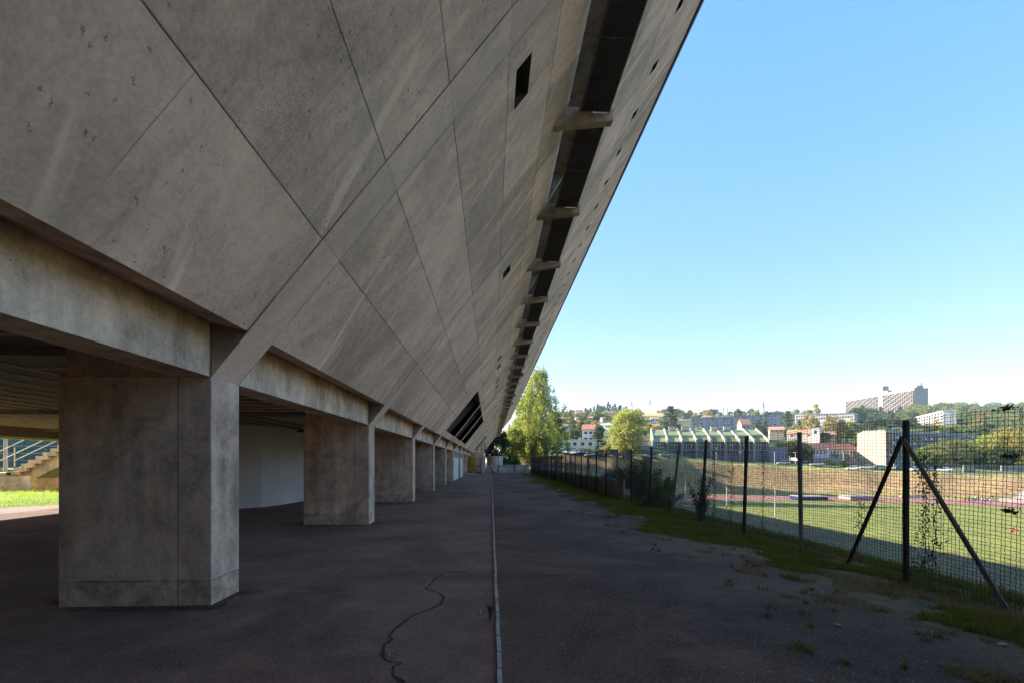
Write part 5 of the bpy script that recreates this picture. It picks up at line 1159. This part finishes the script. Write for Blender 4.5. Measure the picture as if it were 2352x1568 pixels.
MB().box(2.2, L_ - .1, -.12, -.02, 1, hc - .3).build("glazing", M['glass'], t)
g5 = random.Random(9); c = 0
for i in range(34):
    x = 2.4 + i * (L_ - 2.6) / 34
    part_box("mullion", M['white'], t, x, -.3, .8, .14, .17, hc - 1)
    for j in range(5):
        if g5.random() < .55 and c < 99: part_box("spandrel_panel", M['bglass'] if g5.random() < .7 else M['white'], t, x + .2, -.2, 1.4 + j * (hc - 1.6) / 5, (L_ - 2.6) / 34 - .3, .08, (hc - 1.6) / 5 * .42); c += 1
MB().box(2, L_, -2.5, -.14, -3, 1.1).build("ground_floor", M['shadeconc'], t)
# red-tiled school
t, L_ = frame("school_building", "low white school with a long red tiled roof and brown windows behind the round bushes", "school", 1856, 232, 1975, 244, P(1856, 1054, 232).z)
hb = (1054 - 1031) / F * 232
MB().box(0, L_, 0, 11, -3, hb).build("wall", M['white'], t)
MB().hexa([(-.5, -.6, hb), (-.5, 11.6, hb), (-.5, 5.5, hb + 3.4)], [(L_ + .5, -.6, hb), (L_ + .5, 11.6, hb), (L_ + .5, 5.5, hb + 3.4)]).build("roof", M['tile'], t)
win_grid(t, .5, L_ - .5, hb * .45, hb * .98, 15, 1, .9, hb * .36, M['brown']); part_box("downpipe", M['line'], t, L_ * .36, -.25, .2, .5, .2, hb + .4)
MB().box(0, L_, -3, -.01, -3, .9).build("terrace", M['shadeconc'], t)
# green-roofed sports hall
t, L_ = frame("sports_hall", "sports hall with a stepped green roof crossed by pale concrete ribs above the stadium bank", "hall", 1497, 216, 1767, 216, P(1600, 1062, 216).z - .5)
zz = lambda y, d: (HY - y) / F * d + EYE - t.location.z
ze, zr, D_ = zz(1013, 216), zz(985.5, 238), 22.0; zm = ze + (zr - ze) * .45
MB().box(0, L_, 1.2, D_, -3, ze - 3.6).build("base_wall", M['purple'], t)
MB().box(.2, L_ - .2, .8, D_ - .2, ze - 3.6, ze - .3).build("clerestory_glass", M['glass'], t)
MB().hexa([(0, -.2, ze - .3), (L_, -.2, ze - .3), (L_, 9, ze - .3), (0, 9, ze - .3)], [(0, -.2, ze), (L_, -.2, ze), (L_, 9.0, zm - .55), (0, 9.0, zm - .55)]).build("roof_lower", M['gymgreen'], t)
MB().hexa([(0, 8.3, ze + 1.2), (L_, 8.3, ze + 1.2), (L_, D_, ze + 1.2), (0, D_, ze + 1.2)], [(0, 8.3, zm + .25), (L_, 8.3, zm + .25), (L_, D_, zr), (0, D_, zr)]).build("roof_upper", M['gymgreen'], t)
nr = 9
for i in range(nr):
    x = .35 + i * (L_ - .9) / (nr - 1); dx = 0
    m = MB().hexa([(x - .34, -1.0, ze - .6), (x + .34, -1.0, ze - .6), (x + .34, D_ + .3, zr - .8), (x - .34, D_ + .3, zr - .8)], [(x - .34, -1.0, ze + .75), (x + .34, -1.0, ze + .75), (x + .34, D_ + .3, zr + .8), (x - .34, D_ + .3, zr + .8)])
    rb = m.build("roof_rib", M['offwhite'], t); MB().hexa([(x - .3, -.5, -2), (x + .3, -.5, -2), (x + .3, .4, -2), (x - .3, .4, -2)], [(x - .4, -1.0, ze - .6), (x + .4, -1.0, ze - .6), (x + .4, .5, ze - .6), (x - .4, .5, ze - .6)]).build("column", M['shadeconc'], rb)
    if i < nr - 1:
        wd = (L_ - .9) / (nr - 1)
        for q in range(5): part_box("window_mullion", M['white'], t, x + .5 + wd * (q + .5) / 5.3, .6, ze - 3.5, .16, .18, 3.1)
        part_box("window_transom", M['white'], t, x + .45, .62, ze - 1.5, wd - .9, .15, .16)
        part_box("gallery_slab", M['shadeconc'], t, x + .35, -.45, ze - 4.1, wd - .7, 1.6, .5)
for x in (L_ * .17, L_ * .29, L_ * .56, L_ * .68): MB().box(x, x + 3.2, D_ - 3.5, D_ - 1.5, zr - .6, zr + 1.1).box(x - .3, x + 3.5, D_ - 3.7, D_ - 1.3, zr + 1.101, zr + 1.3).build("skylight", M['offwhite'], t)
m = MB()       # raking glazed gable on the left
for ch in list(t.children) + [c for ch in t.children for c in ch.children]:
    if ch.name.split('.')[0] in ('roof_rib', 'roof_lower', 'roof_upper', 'base_wall', 'clerestory_glass', 'skylight', 'column'):
        for v in ch.data.vertices: v.co.x += .255 * max(v.co.y, 0)
m.hexa([(-.3, 0, ze - 8.5), (4.8, 20, ze - 3.5), (4.8, 20, ze - 2.6), (-.3, 0, ze - 7.6)], [(.0, 0, ze - 8.5), (5.1, 20, ze - 3.5), (5.1, 20, ze - 2.6), (.0, 0, ze - 7.6)]); m.build("raking_beam", M['offwhite'], t)
static(MB().hexa([(0, 0, -2), (15, 0, -2), (15, 8, -2), (0, 8, -2)], [(0, 0, 4.6), (15, 0, 4.6), (15, 8, 4.6), (0, 8, 4.6)]).box(15.01, 15.3, 0, 8, -2, 5.2), "stair_block", M['offwhite'], "pale sloping stair block below the hall's left end", "outbuilding", (0, 0, 0)).location = (P(1488, HY, 210).x - 5, P(1488, HY, 210).y + 6, G(1488, 210).z - 4.2)
o = MB().box(0, 8.0, 0, 12, -3, 7.4).build("annex", M['purple']); o.location = (P(1766, HY, 214).x + .5, P(1766, HY, 214).y, G(1766, 214).z - .5); tag(o, "low mauve-grey wing attached to the right end of the green-roofed hall", "building")
# low white garden walls on the right
for i, (px, w_, lb) in enumerate([(2213, 4.5, "low white wall under the green trees, left of the pair"), (2300, 9, "long low white wall near the right edge, behind the bank")]):
    o = MB().box(0, w_, 0, .3, -1, 2.2).box(0, w_, -.05, .35, 2.201, 2.35).build("garden_wall", M['farconc']); o.location = G(px, 176, 0); tag(o, lb, "wall")

# ---------------------------------------------------------------- pylons and poles on the skyline
def pylon(px, ytop, ybase, d, label):
    b = P(px, ybase, d); h = (ybase - ytop) / F * d; t = thing("pylon", label, "pylon", b, .5, "electricity pylons on the skyline"); m = MB(); w0, w1 = h * .09, h * .015; r = h * .008
    for sx in (-1, 1):
        for sy in (-1, 1): m.tube([(sx * w0, sy * w0, -3), (sx * w1 * 1.6, sy * w1 * 1.6, h * .62), (sx * w1 * .4, sy * w1 * .4, h)], r, 4)
    for i in range(7):
        f0, f1 = i / 7, (i + 1) / 7; a = w0 * (1 - f0) + w1 * f0; b_ = w0 * (1 - f1) + w1 * f1
        for s in (-1, 1): m.tube([(-a, s * a, h * f0), (b_, s * b_, h * f1)], r * .6, 3); m.tube([(a, s * a, h * f0), (-b_, s * b_, h * f1)], r * .6, 3)
    m.build("tower", M['steel'], t, fix=False)
    for z_, w_ in ((.66, .17), (.78, .13), (.9, .09)): MB().hexa([(-w_ * h, -r, h * z_), (w_ * h, -r, h * z_), (0, r, h * z_)], [(-w_ * h, -r, h * z_ + r * 2), (w_ * h, -r, h * z_ + r * 2), (0, r, h * (z_ + .05))]).build("cross_arm", M['steel'], t)
for a in [(1451, 919, 944, 900, "small pylon on the hilltop just right of the pines, leftmost"), (1493, 916, 946, 900, "taller faint pylon above the straw-coloured pasture"), (1662, 933, 955, 900, "small pylon on the skyline above the slab's left half"), (1671, 935, 955, 950, "thin pylon right beside the small one above the slab's left half"),
          (1696.5, 936, 955, 950, "faint pylon above the middle of the slab"), (1716, 936, 955, 950, "faint pylon between the middle of the slab and the tallest pylon"), (1742.5, 936, 955, 950, "faint pylon just left of the tallest one"), (1753.8, 921, 955, 520, "tallest and darkest pylon, standing over the right half of the slab"), (1812.5, 930, 950, 900, "thin pylon behind the tall cedar")]: pylon(*a)
p = P(1308, 1014, 190); t = thing("street_lamp", "pale slim street lamp above the low white flat-roofed house", "street lamp", p); MB().tube([(0, 0, -3), (0, 0, 5)], .07).build("pole", M['farconc'], t); MB().box(-.1, .9, -.1, .1, 5, 5.12).build("lamp_head", M['farconc'], t)
for i, (px, h) in enumerate([(1645, 5.5), (1779, 5), (1827, 5), (1937, 6), (1702, 4.5)]):
    t = thing("street_lamp", ["white lamp post with two heads in front of the hall", "thin lamp post in front of the mauve wing", "lamp post before the trees right of the mauve wing", "white lamp post in front of the school's right part", "thin lamp post in front of the hall's right half"][i], "street lamp", G(px, 195)); MB().tube([(0, 0, -.3), (0, 0, h)], .08).build("pole", M['white'], t); MB().box(-.7, .7, -.15, .15, h, h + .2).build("lamp_head", M['white'], t)

# ---------------------------------------------------------------- behind the building, seen under it on the left
S0 = P(-30, HY, 26.5); SX = S0.x; SY = S0.y
t = thing("concrete_staircase", "weathered open concrete stairs rising to the right in the sun behind the building", "staircase", (P(12, HY, 27).x, P(12, HY, 27).y, 0)); O = Vector((0, 0, 0))
MB().box(-5, 1.35, 0, 2.4, -.3, .84).build("base_block", M['stair'], t)
MB().box(-5, .3, .0, 2.4, .86, 1.0).build("lower_landing", M['stair'], t)
rn, rs = .392, .215
for i in range(11): x = .05 + i * rn; z = .88 + (i) * rs; MB().box(x, x + rn * 1.75, 0, 2.2, z, z + .2).build("step", M['stair'], t)
m = MB(); xe = 11 * rn; m.hexa([(.2, .3, .80), (1.0, .3, .5), (xe + .7, .3, 2.6), (xe, .3, 2.9)], [(.2, 1.7, .80), (1.0, 1.7, .5), (xe + .7, 1.7, 2.6), (xe, 1.7, 2.9)]); m.build("stringer", M['stair'], t)
MB().box(xe - .1, xe + 4, 0, 2.4, 3.22, 3.5).build("upper_landing", M['stair'], t)
m = MB()
for dz in (.42, .95): m.tube([(-1.5, .1, 1.2 + dz - .5), (xe, .1, 1.2 + 11 * rs + dz)], .025)
for q in (0.4, 3.2): m.tube([(q, .1, 1.16 + q / rn * rs * .9), (q, .1, 2.2 + q / rn * rs)], .03)
m.build("handrail", M['rail'], t)
m = MB()
for dz in (.45, 1.0): m.tube([(-1.5, 2.15, 1.2 + dz - .5), (xe, 2.15, 1.2 + 11 * rs + dz)], .02)
m.build("handrail", M['rail'], t)
t = thing("tennis_fence", "tall chain-link fence with a dark teal windscreen behind the staircase", "fence", (-45, 63, 0)); TO = (-45, 63, 0)
MB().box(-95, -22, 63.2, 63.25, .9, 5.2).build("windscreen", M['teal'], t, TO)
for q in range(26): x = -92 + q * 2.8; MB().tube([(x, 63, 0), (x, 63, 5.4)], .06).build("post", M['greenm'], t, TO)
m = MB()
for z in (.25, .9, 1.8, 2.7, 3.6, 4.5, 5.3): m.tube([(-94, 63, z), (-22, 63, z)], .025)
m.build("rail", M['shadeconc'], t, TO)
p = P(13, HY, 44); t = thing("court_lamp_mast", "pale blue-grey lamp mast behind the staircase", "lamp post", (p.x, p.y, 0)); MB().tube([(0, 0, -.2), (0, 0, 9)], [.16, .11], 10).build("mast", M['farconc'], t); MB().box(-.6, .6, -.2, .2, 9, 9.3).build("lamp_head", M['farconc'], t); MB().tube([(0, 0, 0), (0, 0, .3)], .26, 10).build("base", M['farconc'], t)
t = thing("chain_link_fence", "nearer chain-link fence with pale rails between the lawn and the pale court", "fence", (-34, 43, 0)); TO = (-34, 43, 0); m = MB()
for q in range(18): x = -52 + q * 2.0; MB().tube([(x, 43, 0), (x, 43, 1.15)], .035).build("post", M['farconc'], t, TO)
for z in (.5, 1.1): m.tube([(-54, 43, z), (-16, 43, z)], .025)
m.build("rail", M['farconc'], t, TO)
p = P(126, HY, 38); t = thing("bench_table", "dark slim-legged bench on the lawn right of the staircase", "bench", (p.x, p.y, 0)); MB().box(-.2, 1.8, -.3, .3, .95, 1.08).build("seat", M['dark'], t)
for x in (-.1, 1.6):
    MB().box(x, x + .14, -.25, .25, 0, .95).build("leg", M['dark'], t)
MB().box(.04, 1.6, -.03, .03, .3, .36).build("stretcher", M['dark'], t)
for i in range(14):
    o = copy_tree(RP[i % 4]); x = -90 + i * 6 + rnd.uniform(-2, 2); o.location = (x, 72 + rnd.uniform(0, 8), 0); s = rnd.uniform(.8, 1.2); o.scale = (s, s, s); o["label"] = "green tree standing behind the teal tennis windscreen"; o["group"] = "trees behind the tennis court"; o["category"] = "tree"
# drop prototypes that were never placed
for pr in RP + CP + FP:
    if pr.name not in used and pr["label"] == "":
        for ch in list(pr.children): bpy.data.objects.remove(ch)
        bpy.data.objects.remove(pr)

# ---------------------------------------------------------------- thin autumn haze between here and the far hills
hm = bpy.data.materials.new("haze_air"); hm.use_nodes = True; ht = hm.node_tree; ht.nodes.remove(ht.nodes["Principled BSDF"])
pv = ht.nodes.new("ShaderNodeVolumePrincipled"); pv.inputs["Color"].default_value = (.80, .90, 1, 1); pv.inputs["Density"].default_value = .00016; pv.inputs["Anisotropy"].default_value = .3
ht.links.new(pv.outputs[0], ht.nodes["Material Output"].inputs["Volume"])
hz = MB().box(-2450, 2450, -2450, 2450, -30, 190).build("haze", hm); hz["kind"] = "stuff"; hz["label"] = "thin pale haze in the air over the valley"; hz["category"] = "haze"
